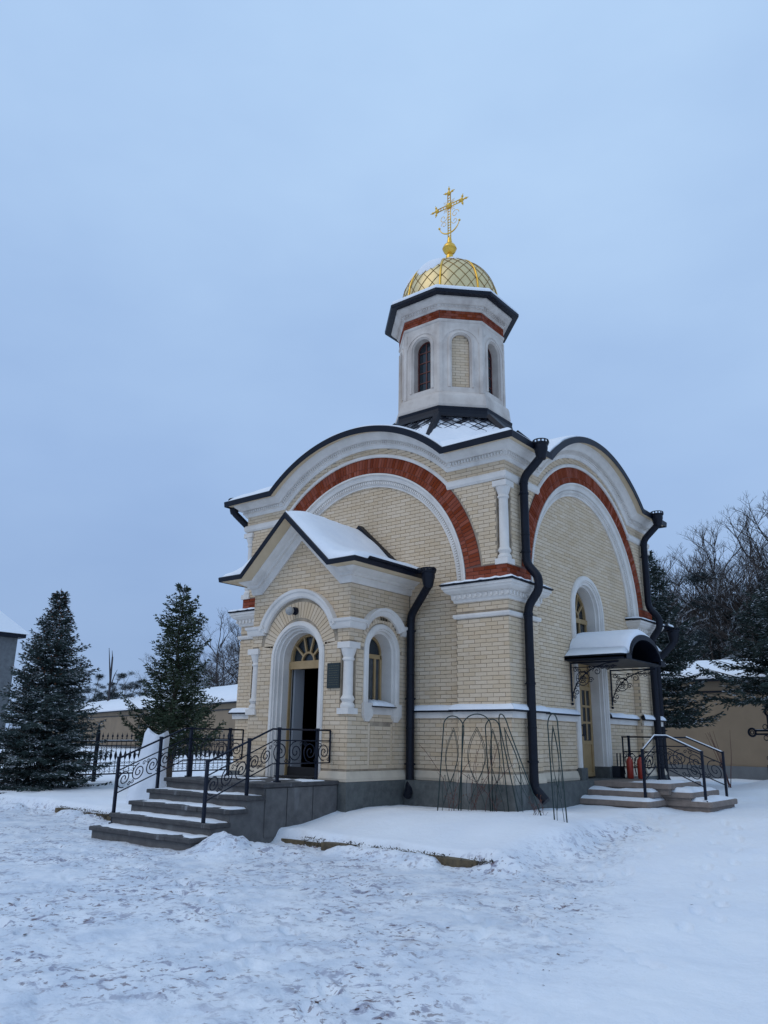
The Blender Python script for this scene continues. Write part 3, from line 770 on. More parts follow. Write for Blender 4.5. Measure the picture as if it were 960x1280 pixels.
for s in (-1,1):
    a,b=sorted((s*(PW-.21),s*(PW-.0155))); mb.fb(PF,a,b,3.19,3.45,-.25,-.0125); mb.fb(PF,a,b,.3,2.03,-.25,-.0125)
# side walls with window opening
WCU,WHS,WR=.94,3.08,.33
mb.fb(PR,.016,.2,3.19,ZE-.1,-.2,-.0128); mb.fb(PR,.016,.2,.3,2.03,-.2,-.0128)
def inside_r(u,h):
    return .2<=u<=1.84 and .28<=h<=ZE-.1
ray_panel(mb,PR,WCU,WHS,2.12,.405,inside_r,-.0121,-.34,n=48,extra=[math.atan2(ZE-.1-WHS,.9),PI-math.atan2(ZE-.1-WHS,.74)])
mb.fb(PR,.2,1.84,.28,2.12,-.34,-.0121)
mb.fb(PL,-1.84,-.2,.28,ZE-.1,-.34,-.0121)
for (a,b) in ((.28,2.03),(3.19,ZE-.1)): mb.fb(PL,-.2,-.017,a,b,-.2,-.0122)
build('porch_wall',mb,MORT,ch)
PB=[]
def pf_iv(h):
    m=PW-.205 if 2.03<h<3.19 else PW-.004
    if h>ZE-.3: m=min(m,(ZR-.36-h)/TH)
    if m<.05: return []
    iv=[(-m,m)]
    # door trim, radial area and hood
    r=.68
    if h<PHS: iv=cut(iv,(-r,r))
    hc=3.2
    if h>2.96:
        q=0
        if abs(h-hc)<1.02: q=math.sqrt(1.02**2-(h-hc)**2)
        if h>=3.20: iv=cut(iv,(-q,q)) if q else iv
        elif h>=PHS: iv=cut(iv,(-.69,.69))
    elif h>2.6: pass
    return iv
lay(PF,ZB,5.4,pf_iv,0,store=PB)
def pr_iv(h):
    l=.205 if 2.03<h<3.19 else .004
    iv=[(l,1.80)]; r=.52
    if 2.0<h<WHS: iv=cut(iv,(WCU-r,WCU+r))
    elif WHS<=h<WHS+.62: 
        q=math.sqrt(max(.0,.62**2-(h-WHS)**2)); iv=cut(iv,(WCU-max(q,.0),WCU+q))
    if 1.02<h<1.78: 
        iv=cut(iv,(WCU-.36,WCU-.30)); iv=cut(iv,(WCU+.30,WCU+.36))
        if h>1.72: iv=cut(iv,(WCU-.3,WCU+.3))
    return iv
lay(PR,ZB,ZE-.3,pr_iv,0,store=PB)
lay(PL,ZB,ZE-.3,lambda h:[(-1.8,-.004)],0,store=PB)
rb2=radial(PF,0,3.08,.66,.97,0.13,PI-.13,.0,[.64,.96],arc=.078)
bl2=radial(PR,WCU,3.13,.5,.6,0,PI,.0,[.50,.62],arc=.078)
emit_poly(rb2,BRICK,'arch_brick','arch_brickwork',80,ch); emit_poly(bl2,BRICK,'arch_brick','arch_brickwork',40,ch)
emit_bricks(PB,BRICK,'porch_brick','porch_brickwork',ch,300)
mb=Mesh(); mb.box(PX-PW-.06,PX+PW+.06,PY-.06,.1,Z0,ZP-.003); build('porch_plinth',mb,GRAN,ch)
ms=Mesh()
# skirting (leaves the doorway free)
sk=((ZP+.002,-.15),(ZP+.002,.06),(ZP+.05,.065),(ZP+.10,.045),(ZB-.01,.014),(ZB-.01,-.15))
for (F,a,b,ka,kb) in ((PF,-PW,-.70,-1,0),(PF,.70,PW,0,1),(PR,0,1.84,-1,0),(PL,-1.84,0,0,1)):
    ms=Mesh(); ms.rows([[F(u,h,o) for u in (a+ka*o,b+kb*o)] for (h,o) in sk],close=True,caps=True); build('porch_skirting',ms,SKIRT,ch)
sn=Mesh()
for (F,a,b) in ((PR,.0,1.8),(PF,.72,PW)):
    n=60; T_=lambda i:.055*max(0,float(fbm(i*.11+a*3,2,1,4))-.36)*3*min(1,i/6,(n-i)/6)
    sn.rows([[F(a+(b-a)*i/n,ZP+.052+q*(T_(i)) ,.056-.05*q+.001) for i in range(n+1)] for q in (0,.35,.7,1)]+[[F(a+(b-a)*i/n,ZP+.052+T_(i),-.01) for i in range(n+1)]])
build('skirting_snow',sn,SNOW,ch,smooth=True)
ms=Mesh()
trim(ms,PF,0,PHS,ZP,[(.70,-.05),(.70,.02),(.675,.045),(.61,.05),(.60,.02),(.575,.02),(.565,-.04),(.53,-.04),(.52,-.12),(.49,-.12),(.485,-.37),(.56,-.37)])
build('porch_door_surround',ms,STONE,ch,smooth=True,auto=30)
ms=Mesh()
# hood arch, band
hp=[(.90,-.05),(.90,.05),(.93,.075),(1.0,.085),(1.02,.11),(1.07,.12),(1.08,-.05)]
aH=math.asin((3.53-3.2)/.99)
arc_sweep(ms,PF,0,3.2,hp,aH-.02,PI-aH+.02,40)
for s in (-1,1):
    prof=[(3.44,-.05),(3.44,.05),(3.48,.075),(3.55,.085),(3.57,.11),(3.62,.12),(3.63,-.05)]
    ms.rows([[PF(s*.90,h,o),PF(s*(PW+o),h,o)] for (h,o) in prof],close=True,caps=True)
ms.rows([[PR(-o,h,o),PR(.38,h,o)] for (h,o) in prof],close=True,caps=True)
ms.rows([[PR(1.50,h,o),PR(1.83,h,o)] for (h,o) in prof],close=True,caps=True)
ms.rows([[PL(-1.83,h,o),PL(o,h,o)] for (h,o) in prof],close=True,caps=True)
hp2=[(.54,-.05),(.54,.05),(.57,.075),(.62,.085),(.64,.11),(.69,.12),(.70,-.05)]
aW=math.asin((3.53-3.2)/.62)
arc_sweep(ms,PR,WCU,3.22,hp2,aW-.06,PI-aW+.06,28)
build('hood_moulding',ms,STONE,ch,smooth=True,auto=30)
ms=Mesh()
wp=[(.53,-.05),(.53,.02),(.505,.045),(.44,.05),(.43,.015),(.40,.015),(.39,-.04),(.35,-.04),(.34,-.3),(.42,-.3)]
trim(ms,PR,WCU,WHS,2.10,wp)
for s in (-1,1):
    a,b=sorted((WCU+s*.30,WCU+s*.56)); ms.fb(PR,a,b,1.90,2.13,-.05,.06)
    ms.prism([PR(a,1.90,-.05),PR(b,1.90,-.05),PR((a+b)/2+.05,1.80,-.05),PR((a+b)/2-.05,1.80,-.05)],[PR(a,1.90,.058),PR(b,1.90,.058),PR((a+b)/2+.05,1.80,.03),PR((a+b)/2-.05,1.80,.03)])
ms.fb(PR,WCU-.3,WCU+.3,1.93,2.07,-.3,.02)
# blind panel frame below
build('window_surround',ms,STONE,ch,smooth=True,auto=30)
mb=Mesh()
for (a,b,c_,d_) in ((-.30,.30,1.66,1.71),(-.355,-.305,1.03,1.77),(.305,.355,1.03,1.77)): mb.fb(PR,WCU+a,WCU+b,c_,d_,-.04,-.008)
build('blind_panel',mb,BRICK,ch)
mb=Mesh(); mb.rows([[PR(u,h,o) for u in (WCU-.34,WCU+.34)] for (h,o) in ((2.06,-.25),(2.06,.11),(2.075,.115),(2.12,-.25))],close=True,caps=True); build('window_sill',mb,METAL,ch)
sn=Mesh(); n=12; sn.rows([[PR(WCU-.31+.62*i/n,2.08+t_*(.05+.045*float(vnoise(i*.9,3,1,2)))*(0 if i in (0,n) else 1),.105-.33*q) for i in range(n+1)] for (t_,q) in ((0,0),(.7,.04),(1.1,.3),(1.5,.8),(.9,1))]); build('sill_snow',sn,SNOW,ch,smooth=True)
# porch window
mb=Mesh()
trim(mb,PR,WCU,WHS,2.12,[(.335,-.28),(.275,-.26),(.275,-.31),(.335,-.31)])
mb.fb(PR,WCU-.33,WCU+.33,2.12,2.19,-.31,-.262); mb.fb(PR,WCU-.30,WCU+.30,2.98,3.06,-.31,-.255)
mb.fb(PR,WCU+.10,WCU+.15,2.17,2.98,-.31,-.262); mb.fb(PR,WCU-.32,WCU-.27,2.15,3.05,-.31,-.255); mb.fb(PR,WCU+.27,WCU+.32,2.15,3.05,-.31,-.255)
fr=build('window_frame',mb,WOOD,ch)
g=Mesh(); g.fb(PR,WCU-.28,WCU+.28,2.18,2.99,-.297,-.29); build('pane',g,GLASS2,fr)
g=Mesh(); g.add([PR(u,h,-.292) for u,h in arch_pts(WCU,WHS,3.04,.30,16)],[tuple(range(19))]); build('pane',g,GLASS,fr)
# porch cornices
ms=Mesh(); pc=[(.34,-.05),(.34,.03),(.30,.05),(.22,.06),(.21,.11),(.16,.12),(.14,.17),(.10,.23),(.075,.25),(.07,.0)]
ms.rows([[PF(u,h,o) for (u,h) in gpath(d,o)] for (d,o) in pc],close=True)
ms.rows([[PR(-o,ZE-d,o),PR(1.83,ZE-d,o)] for (d,o) in pc],close=True)
ms.rows([[PL(-1.83,ZE-d,o),PL(o,ZE-d,o)] for (d,o) in pc],close=True)
build('porch_cornice',ms,STONE,ch)
mb=Mesh(); sf=[(.072,.24),(.075,PE-.012),(.02,PE-.012),(.02,.1)]
mb.rows([[PF(u,h,o) for (u,h) in gpath(d,o)] for (d,o) in sf],close=True)
mb.rows([[PR(-o,ZE-d,o),PR(1.83,ZE-d,o)] for (d,o) in sf],close=True); mb.rows([[PL(-1.83,ZE-d,o),PL(o,ZE-d,o)] for (d,o) in sf],close=True)
build('porch_soffit',mb,SOFF,ch)
mb=Mesh(); ed=[(.085,PE-.011),(.085,PE),(.0,PE+.012),(-.015,PE),(-.015,PE-.03),(.015,PE-.04)]
mb.rows([[PF(u,h,o) for (u,h) in gpath(d,o)] for (d,o) in ed],close=True,caps=True)
mb.rows([[PR(-o,ZE-d,o),PR(1.66,ZE-d,o)] for (d,o) in ed],close=True,caps=True); mb.rows([[PL(-1.83,ZE-d,o),PL(o,ZE-d,o)] for (d,o) in ed],close=True,caps=True)
# gutter rim on the side eave
mb.rows([[PR(u,ZE+h,o) for u in (-.2,1.5)] for (h,o) in ((.02,PE-.10),(-.0,PE-.02),(.015,PE+.06),(.05,PE+.08),(.045,PE+.06),(.01,PE+.03),(.02,PE-.08))],close=True,caps=True)
build('porch_roof_edge',mb,METAL,ch)
mb=Mesh()
# rear upstand against the main wall
mb.rows([[FF(PX+H2+u,h,o) for (u,h) in gpath(d,0.0)[1:4]] for (d,o) in ((.0,-.17),(.0,-.02),(-.16,-.02),(-.17,-.17))],close=True,caps=True)
build('roof_flashing',mb,METAL,ch)
mb=Mesh()
yb=.17
def gp3(d,o): return gpath(d,o)
mb.rows([[PF(u,h,oo) for (u,h) in gpath(-.002,PE-.01)] for oo in (PE-.01,-(1.66+yb))])
build('porch_roof',mb,METAL,ch)
sn=Mesh(); rows=[]; nn=26
def snowprof(th,fo,oo,k):
    pts=[]; 
    import itertools
    uc=UF
    us=[-(PW+PE-.03)+ (2*(PW+PE-.03))*i/48 for i in range(49)]
    for u in us:
        h=ZE if abs(u)>uc else ZR-abs(u)*TH
        # smooth valley
        dv=abs(abs(u)-uc); h+=.10*math.exp(-(dv/.22)**2)*min(1,th/.06)
        edge=max(0,min(1,(PW+PE-.03-abs(u))/.10))**.5
        h+= th*edge*(.55+1.25*float(fbm(u*1.5+5,oo*1.5,1.,13)))+ .012
        if abs(u)<.12: h-=.05*(1-abs(u)/.12)*(th>.03)
        pts.append(PF(u,h,oo))
    return pts
for (q,th) in ((0,.0),(.01,.03),(.05,.065),(.15,.10),(.4,.13)): rows.append(snowprof(th,0,PE-.02-q,q))
for i in range(1,12): rows.append(snowprof(.14,0,PE-.42-(PE-.42+1.66+.12)*i/11,i))
sn.rows(rows); build('porch_roof_snow',sn,SNOW,ch,smooth=True)
for s in (-1,1):
    mb=Mesh(); column(mb,(PX+s*(PW-.095),PY+.095),1.92,3.19,.10,.135); build('porch_column',mb,STONE,ch,smooth=True,auto=40)
# porch interior
mb=Mesh(); mb.box(PX-PW+.3,PX+PW-.3,PY+.36,.30,.74,.79); mb.box(PX-PW+.3,PX+PW-.3,PY+.36,.30,4.0,4.05)
mb.box(PX-PW+.26,PX-PW+.34,PY+.36,.16,.79,4.0); mb.box(PX+.75,PX+PW-.3,.05,.16,.79,4.0); mb.box(PX-PW+.34,PX-.2,.06,.16,.79,4.0)
mb.box(PX-.2,PX+.75,.07,.16,2.9,4.0)
build('porch_interior',mb,INT,ch)
mb=Mesh(); mb.box(PX-.2,PX+.75,.155,.168,.79,2.9); build('passage_shade_panel',mb,DARK,ch)  # near-black sheet: darkness beyond the inner doorway is put in as colour
mb=Mesh(); mb.box(PX-.27,PX-.19,-.02,.08,.79,2.95); mb.box(PX+.28,PX+.34,-.02,.08,1.9,2.95); build('inner_door_frame',mb,DOORW,ch)
mb=Mesh(); mb.box(PX-.485,PX-.44,PY+.40,PY+.66,.80,2.80); build('open_door_leaf',mb,DOORW,ch,label='pale door leaf folded back inside the porch')
mb=Mesh(); mb.box(PX-.18,PX+.72,-.05,.06,.80,1.80); build('inner_door',mb,INT,ch)
mb=Mesh(); rn=random.Random(3)
for k in range(160):
    a=rn.random(); c=(PX-.15+.85*a,-.12+rn.uniform(-.05,.05),1.78+rn.uniform(-.07,.07)-.12*math.sin(a*PI)); d=[rn.uniform(-.06,.06) for _ in range(3)]
    mb.add([c,(c[0]+d[0],c[1]+d[1],c[2]+d[2]),(c[0]+d[1],c[1],c[2]+d[0])],[(0,1,2)])
fast('garland',mb,GARL,ch,kind='stuff')
mb=Mesh(); mb.box(PX-.47,PX+.47,PY-.02,PY+.40,.795,.815); build('door_mat',mb,DARK,ch)
mb=Mesh(); mb.box(PX-.47,PX+.47,PY+.32,PY+.37,.79,.97); build('threshold',mb,DARK,ch)
# transom with fan
fr=leaf(PF,0,.79,2.98,.49,-.30,2.88,'door_transom',0)
mb=Mesh()
mb.fb(PF,-.49,-.462,.79,2.85,-.33,-.27); mb.fb(PF,.462,.49,.79,2.85,-.33,-.27); mb.fb(PF,-.49,.49,2.78,2.90,-.34,-.262); build('door_frame',mb,WOOD,ch)
# wall lamp, plaque
mb=Mesh(); mb.tube([PF(-.10,3.86,-.01),PF(-.10,3.86,.07)],.075,14); lp=build('lamp_base',mb,IRON,ch)
mb=Mesh(); mb.sphere(PF(-.12,3.85,.15),.085,8); build('lamp_globe',mb,LAMPG,ch,smooth=True)
mb=Mesh(); mb.fb(PF,.80,1.10,2.37,2.82,.0,.03); pq=build('plaque',mb,PLAQ,ch,label='dark memorial plaque with faint gilt lettering')
mb=Mesh(); rn=random.Random(2)
for i in range(9):
    h=2.77-.042*i; u=.83+rn.uniform(0,.03)
    while u<1.07-rn.uniform(0,.03):
        w_=rn.uniform(.015,.05); mb.fb(PF,u,min(u+w_,1.08),h-.009,h,.029,.032); u+=w_+.012
build('plaque_lettering',mb,PLET,pq)
# ------------------------------------------------------------------ drum, dome, cross
def of(k):
    t_=R(-90+45*k); n=Vector((math.cos(t_),math.sin(t_))); u=Vector((-n.y,n.x))
    def F(a,h,o): return (cx+n.x*(AP+o)+u.x*a, cy+n.y*(AP+o)+u.y*a, h)
    F.u=Vector((u.x,u.y,0));F.n=Vector((n.x,n.y,0)); return F
AP=1.42*math.cos(R(22.5)); SW=AP*math.tan(R(22.5))
T22=math.tan(R(22.5))
mb=Mesh(); mi=Mesh(); rb_=[]; dn=Mesh()
faces=[of(k) for k in range(8)]
def octring(m,prof):
    rows=[]
    for k in range(8):
        F=faces[k]; m.rows([[F(-(SW+o*T22),h,o),F(SW+o*T22,h,o)] for (h,o) in prof],close=False)
octring(mb,[(9.30,-.3),(9.34,.11),(9.42,.125),(9.66,.10),(9.74,.075),(9.78,.01),(9.78,-.15)])
octring(mb,[(11.70,-.1),(11.72,.01),(11.75,.03),(11.79,.03),(11.80,-.01)])
octring(mb,[(12.03,-.01),(12.04,.03),(12.10,.04),(12.11,.07),(12.17,.08),(12.18,.12),(12.24,.19),(12.30,.23),(12.34,.23),(12.34,-.1)])
for k,F in enumerate(faces):
    wr=.27 if k%2==0 else .235
    ray_panel(mb,F,0,11.12 if k%2==0 else 11.16,9.93,wr,lambda u,h:abs(u)<=SW and 9.7<=h<=11.75,0,-.26,extra=[math.atan2(.6,SW),PI-math.atan2(.6,SW)],n=40)
    mb.fb(F,-SW,SW,9.7,9.93,-.26,.0)
    # recessed architrave step
    trim(mb,F,0,11.12 if k%2==0 else 11.16,9.93,[(wr+.10,-.02),(wr+.10,.012),(wr+.07,.03),(wr+.035,.03),(wr+.03,.0),(wr-.01,-.02)],n=20)
    # big relieving arch outline and corner lesenes
    arc_sweep(mb,F,0,11.05,[(.47,-.02),(.47,.014),(.56,.014),(.56,-.02)],.25,PI-.25,20)
    for s in (-1,1):
        a,b=sorted((s*(SW-.07),s*(SW+.02*T22))); mb.fb(F,a,b,9.78,11.6,-.02,.02)
    for i in range(12):
        u=-SW+.06+(2*SW-.12)*i/11; dn.fb(F,u-.018,u+.018,12.115,12.165,.06,.10)
build('drum',mb,DRUMST,ch); build('drum_dentil',dn,DRUMST,ch,kind='stuff')
mb=Mesh(); octring(mb,[(11.79,-.02),(11.79,.005),(12.04,.005),(12.04,-.02)]); build('drum_red_band',mb,RMORT,ch)
st=[]
for F in faces[:3]+faces[-2:]: lay(F,11.80,12.035,lambda h:[(-SW+.0,SW)],.018,store=st,bl=.12,ch=.078,base=11.80)
mb=Mesh()
for (F,u0,u1,h0,h1,o) in st: mb.fb(F,u0,u1,h0,h1,-.0,o)
fast('drum_red_brickwork',mb,RED,ch,kind='stuff')
for k,F in enumerate(faces):
    if k%2==0:
        mb=Mesh(); g=Mesh(); trim(mb,F,0,11.12,9.95,[(.265,-.20),(.225,-.19),(.225,-.23),(.265,-.23)],n=16)
        mb.fb(F,-.26,.26,9.93,9.99,-.23,-.19)
        mb.fb(F,-.015,.015,9.98,11.36,-.22,-.195)
        for h in (10.25,10.53,10.81,11.09): mb.fb(F,-.23,.23,h-.012,h+.012,-.218,-.197)
        fr=build('drum_window',mb,DKRED,ch); g.add([F(u,h,-.215) for u,h in arch_pts(0,11.12,9.95,.25,14)],[tuple(range(17))]); build('pane',g,GLASS,fr)
    else:
        st=[]; lay(F,9.95,11.39,lambda h:[(-math.sqrt(max(.225**2-max(0,h-11.16)**2,0)),math.sqrt(max(.225**2-max(0,h-11.16)**2,0)))],-.09,store=st)
        mb=Mesh(); mb.fb(F,-.24,.24,9.93,11.41,-.25,-.1); 
        nb=build('blind_niche',mb,MORT,ch); mb=Mesh()
        for (F_2,u0,u1,h0,h1,o) in st: mb.fb(F,u0,u1,h0,h1,-.11,o)
        fast('niche_brickwork',mb,BRICK,nb,kind='stuff')
# drum eave, snow, base flashing
mb=Mesh(); octring(mb,[(12.335,.1),(12.335,.385),(12.36,.40),(12.43,.405),(12.50,.30),(12.54,-.1)]); build('drum_eave',mb,METAL,ch)
mb=Mesh(); octring(mb,[(9.28,.10),(9.26,.155),(9.335,.165),(9.345,.10)]); octring(mb,[(9.31,.05),(9.305,.145),(9.16,.17),(9.08,.20),(9.03,.30),(8.98,.36)]); build('drum_flashing',mb,METAL,ch)
sn=Mesh(); octring(sn,[(12.435,.39),(12.50,.385),(12.56,.34),(12.62,.12),(12.70,.0),(12.74,-.1)]); build('drum_snow',sn,SNOW,ch)
def dome_r(t_): # t 0 base ..1 top, helmet shape
    return 1.30*(math.cos(t_*PI/2)**.78)*(1+.05*math.sin(t_*PI))
DZ,DH=12.48,1.66
mb=Mesh(); ribs=Mesh(); seams=Mesh()
N_=24
pr=[(dome_r(i/N_) if i<N_ else .02,DH*math.sin(i/N_*PI/2)**.95) for i in range(N_+1)]
for k in range(8):
    rows=[]
    for (r,z) in pr:
        row=[]
        for j_ in range(7):
            t_=R(-22.5+45*k+ 45*j_/6); s_=abs((j_-3)/3)
            rr=r*(1-.035*s_**4*0 + .03*(1-s_**2))
            row.append((cx+rr*math.cos(t_),cy+rr*math.sin(t_),DZ+z))
        rows.append(row)
    mb.rows(rows)
    t0=R(-22.5+45*k); ribs.tube([(cx+(r+.012)*math.cos(t0),cy+(r+.012)*math.sin(t0),DZ+z) for (r,z) in pr[:-1]],.026,6)
    # diamond seams
    def DP(s_,t_,off):
        x=t_*N_; i_=min(int(x),N_-1); f=x-i_; r=pr[i_][0]*(1-f)+pr[i_+1][0]*f; z=pr[i_][1]*(1-f)+pr[i_+1][1]*f
        a=R(45*k+22.5*s_); rr=r*(1+.03*(1-s_**2))+off
        return (cx+rr*math.cos(a),cy+rr*math.sin(a),DZ+z+off*.3)
    for dr in (-1,1):
        for c0 in np.arange(-4.8,4.9,.60):
            pts=[]
            for i in range(31):
                t_=i/34; s_=(c0+dr*t_*3.2)*.78/max(.1,math.cos(t_*PI/2)**.78)*.9
                s_=c0*0+ (c0+dr*t_*3.6)
                if -1<s_<1 and t_<.86: pts.append(DP(s_,t_,.006))
            if len(pts)>1: seams.tube(pts,.0075,4)
build('dome',mb,GOLD,ch,smooth=True,auto=50,label='gilded ribbed dome of diamond shaped sheets'); build('dome_rib',ribs,GOLDR,ch,smooth=True); build('dome_seam',seams,GOLD2,ch,kind='stuff')
# snow clinging high on the dome
sn=Mesh(); n=22
for k in range(8):
    F=None; rows=[]
    kk={6:.33,5:.30,7:.60,0:.62}.get(k,.4)
    for i in range(n+1):
        row=[]
        for j_ in range(17):
            s_=-.93+1.86*j_/16; lim=kk+.20*(float(fbm(s_*2.2+k*5,1,1.5,3))-.4)+.12*abs(s_)
            t_=.93-(.93-lim)*(1-i/n) if 0 else lim+(.92-lim)*i/n
            off=.05*math.sin(PI*min(1,i/n*1.0))**.5*(math.cos(s_*PI/2)**.35)+.0005
            x=t_*N_; i_=min(int(x),N_-1); f=x-i_; r=pr[i_][0]*(1-f)+pr[i_+1][0]*f; z=pr[i_][1]*(1-f)+pr[i_+1][1]*f
            a=R(45*k+22.5*s_); rr=r*(1+.03*(1-s_**2))+off; row.append((cx+rr*math.cos(a),cy+rr*math.sin(a),DZ+z+off*.5))
        rows.append(row)
    sn.rows(rows)
build('dome_snow',sn,SNOW,ch,smooth=True)
mb=Mesh(); z0=14.30
mb.lathe([(.34,-.22),(.27,-.14),(.12,-.10),(.10,-.02),(.095,.10),(.11,.2),(.09,.26),(.075,.30)],(cx,cy,z0),16)
mb.sphere((cx,cy,z0+.46),.19,10); mb.lathe([(.09,0),(.075,.06),(.06,.14),(.045,.2)],(cx,cy,z0+.62),10)
mb.lathe([(.195,-.02),(.205,0),(.195,.02)],(cx,cy,z0+.46),16)
fin=build('finial',mb,GOLDR,ch,smooth=True,auto=40)
# cross faces the front: arms run along x
mb=Mesh(); zc=14.98; th=.022
def bar(p,q,r=.014): mb.tube([p,q],r,5)
X=lambda u,z,o=0:(cx+u,cy-o,z)
top=16.60; zb=16.18
for u in (-.045,.045): bar(X(u,zc),X(u,top),.015)
for z in (zb-.045,zb+.045): bar(X(-.42,z),X(.42,z),.015)
zz=zc
while zz<top-.05: bar(X(-.045,zz),X(.045,zz+.045),.008); bar(X(.045,zz),X(-.045,zz+.045),.008); zz+=.09
u=-.4
while u<.4: bar(X(u,zb-.045),X(u+.045,zb+.045),.008); bar(X(u,zb+.045),X(u+.045,zb-.045),.008); u+=.09
def trefoil(u,z,a):
    mb.sphere(X(u,z),.062,6)
    for d in (-75,0,75):
        t_=a+R(d); l=.15 if d==0 else .12; pu,pz=u+math.cos(t_)*l,z+math.sin(t_)*l
        bar(X(u,z),X(pu,pz),.022); mb.sphere(X(pu,pz),.034,5); bar(X(pu,pz),X(pu+math.cos(t_)*.075,pz+math.sin(t_)*.075),.012)
trefoil(-.42,zb,PI);trefoil(.42,zb,0);trefoil(0,top,PI/2); mb.sphere(X(0,zb),.085,6)
for a in (45,135,225,315):
    for k in (-12,0,12):
        t_=R(a+k); bar(X(.08*math.cos(t_),zb+.08*math.sin(t_)),X((.26-abs(k)*.004)*math.cos(t_),zb+(.26-abs(k)*.004)*math.sin(t_)),.006)
def spiral(mb,P,c,r0,r1,a0,turns,rad=.008,n=30,k=4):
    pts=[]
    for i in range(n+1):
        t_=i/n; r=r0+(r1-r0)*t_; a=a0+turns*2*PI*t_; pts.append(P(c[0]+r*math.cos(a),c[1]+r*math.sin(a)))
    mb.tube(pts,rad,k)
# crescent and scrolls
mb.tube([X(.34*math.cos(a),15.62+.34*math.sin(a)) for a in [R(195+150*i/16) for i in range(17)]],[.010+.012*math.sin(PI*i/16) for i in range(17)],6)
for s in (-1,1):
    mb.sphere(X(s*.34,15.56),.035,5)
    for (c,r0,a0,tn) in (((s*.20,15.84),.13,0,1.1*s),((s*.18,15.62),.10,PI,1.0*s)): spiral(mb,lambda u,z:X(u,z),c,r0,.03,a0,tn,.009,24)
cr_=build('cross',mb,GOLDR,ch,smooth=True,label='gilded openwork cross with crescent at its foot')
# ------------------------------------------------------------------ drainpipes
def pipe(name,pts,r,hop,parent,brk,outdir,label=None):
    mb=Mesh()
    P=[Vector(p) for p in pts]; path=[P[0]]
    for i in range(1,len(P)-1):
        a,b,c=P[i-1],P[i],P[i+1]; l=min(.14,(b-a).length*.4,(c-b).length*.4)
        p0=b+(a-b).normalized()*l; p1=b+(c-b).normalized()*l
        for t_ in (0,.25,.5,.75,1): path.append(p0.lerp(b,t_).lerp(b.lerp(p1,t_),t_))
    path.append(P[-1]); mb.tube(path,r,14)
    cb=Mesh()
    for i in range(len(P)-1):
        a_,b_=P[i],P[i+1]
        if abs(a_.x-b_.x)+abs(a_.y-b_.y)<.02 and a_.z-b_.z>.8:
            z=a_.z-.12
            while z>b_.z+.1: cb.lathe([(r+.003,-.012),(r+.008,-.006),(r+.008,.006),(r+.003,.012)],(a_.x,a_.y,z),14); z-=1.02
    o=build(name,mb,METAL,parent,smooth=True,auto=50,label=label)
    if cb.ok(): build('pipe_seam',cb,METAL,o,kind='stuff')
    hb=Mesh(); x,y,zt=hop
    hb.lathe([(r*1.0,-.18),(r*1.25,-.12),(r*1.55,.0),(r*1.65,.03),(r*1.65,.10),(r*1.9,.12),(r*1.9,.145),(r*1.5,.145),(r*1.3,.02)],(x,y,zt),12)
    for k in range(12):
        a=2*PI*k/12; hb.box(x+r*1.8*math.cos(a)-.012,x+r*1.8*math.cos(a)+.012,y+r*1.8*math.sin(a)-.012,y+r*1.8*math.sin(a)+.012,zt+.14,zt+.19)
    hb.tube([(x+r*1.8*math.cos(2*PI*k/16),y+r*1.8*math.sin(2*PI*k/16),zt+.195) for k in range(17)],.012,5)
    build('rainwater_head',hb,METAL,o,smooth=True,auto=40)
    for (bx,by,bz) in brk:
        b=Mesh(); b.lathe([(r+.012,-.02),(r+.012,.02)],(bx,by,bz),14); b.tube([(bx,by,bz),(bx-outdir[0]*.2,by-outdir[1]*.2,bz)],.012,5)
        t=Vector((-outdir[1],outdir[0],0)); b.tube([Vector((bx,by,bz))-t*(r+.05),Vector((bx,by,bz))+t*(r+.05)],.012,5)
        build('pipe_bracket',b,METAL,o)
    return o
PRAD=.082
def side_pipe(y,sgn=1):
    return [(.52,y,6.90),(.50,y,6.76),(.12,y,6.42),(.12,y,4.72),(.36,y,4.44),(.36,y,4.20),(.12,y,3.90),(.12,y,.80),(.14,y,.70),(.34,y,.50)]
pipe('drainpipe',side_pipe(.52),PRAD,(.52,.52,6.90),ch,[(.12,.52,z) for z in (6.1,4.95,3.75,2.5,1.15)],(1,0),'front corner drainpipe stepping round the cornice')
pipe('drainpipe',side_pipe(W-.52),PRAD,(.52,W-.52,6.90),ch,[(.12,W-.52,z) for z in (6.0,3.5,1.6)],(1,0),'far corner drainpipe beyond the side door')
pipe('drainpipe',[(-1.55,-.30,4.50),(-1.57,-.28,4.36),(-2.22,.02,3.86),(-2.22,.02,.72),(-2.20,-.02,.62),(-2.14,-.16,.50)],.08,(-1.56,-.31,4.48),ch,[(-2.22,.02,z) for z in (3.55,2.25,1.05)],(0,-1),'drainpipe in the angle between porch and wall')
mb=Mesh(); mb.tube([(-1.78,-.33,4.66),(-1.42,-.31,4.64)],.06,8); build('gutter_end',mb,METAL,ch)
pipe('drainpipe',[(.35,W+.42,4.05),(.33,W+.40,3.9),(-.02,W+.12,3.45),(-.02,W+.12,.70),(.1,W+.2,.5)],.085,(.35,W+.42,4.1),ch,[(-.02,W+.12,z) for z in (3.2,1.8)],(0,1),'rear drainpipe at the back corner')
pipe('drainpipe',[(-W-.42,-.1,7.0),(-W-.41,-.1,6.85),(-W-.12,.3,6.4),(-W-.12,.52,4.6),(-W-.12,.52,.5)],PRAD,(-W-.42,-.1,7.0),ch,[],(-1,0),'far left drainpipe under the eave')
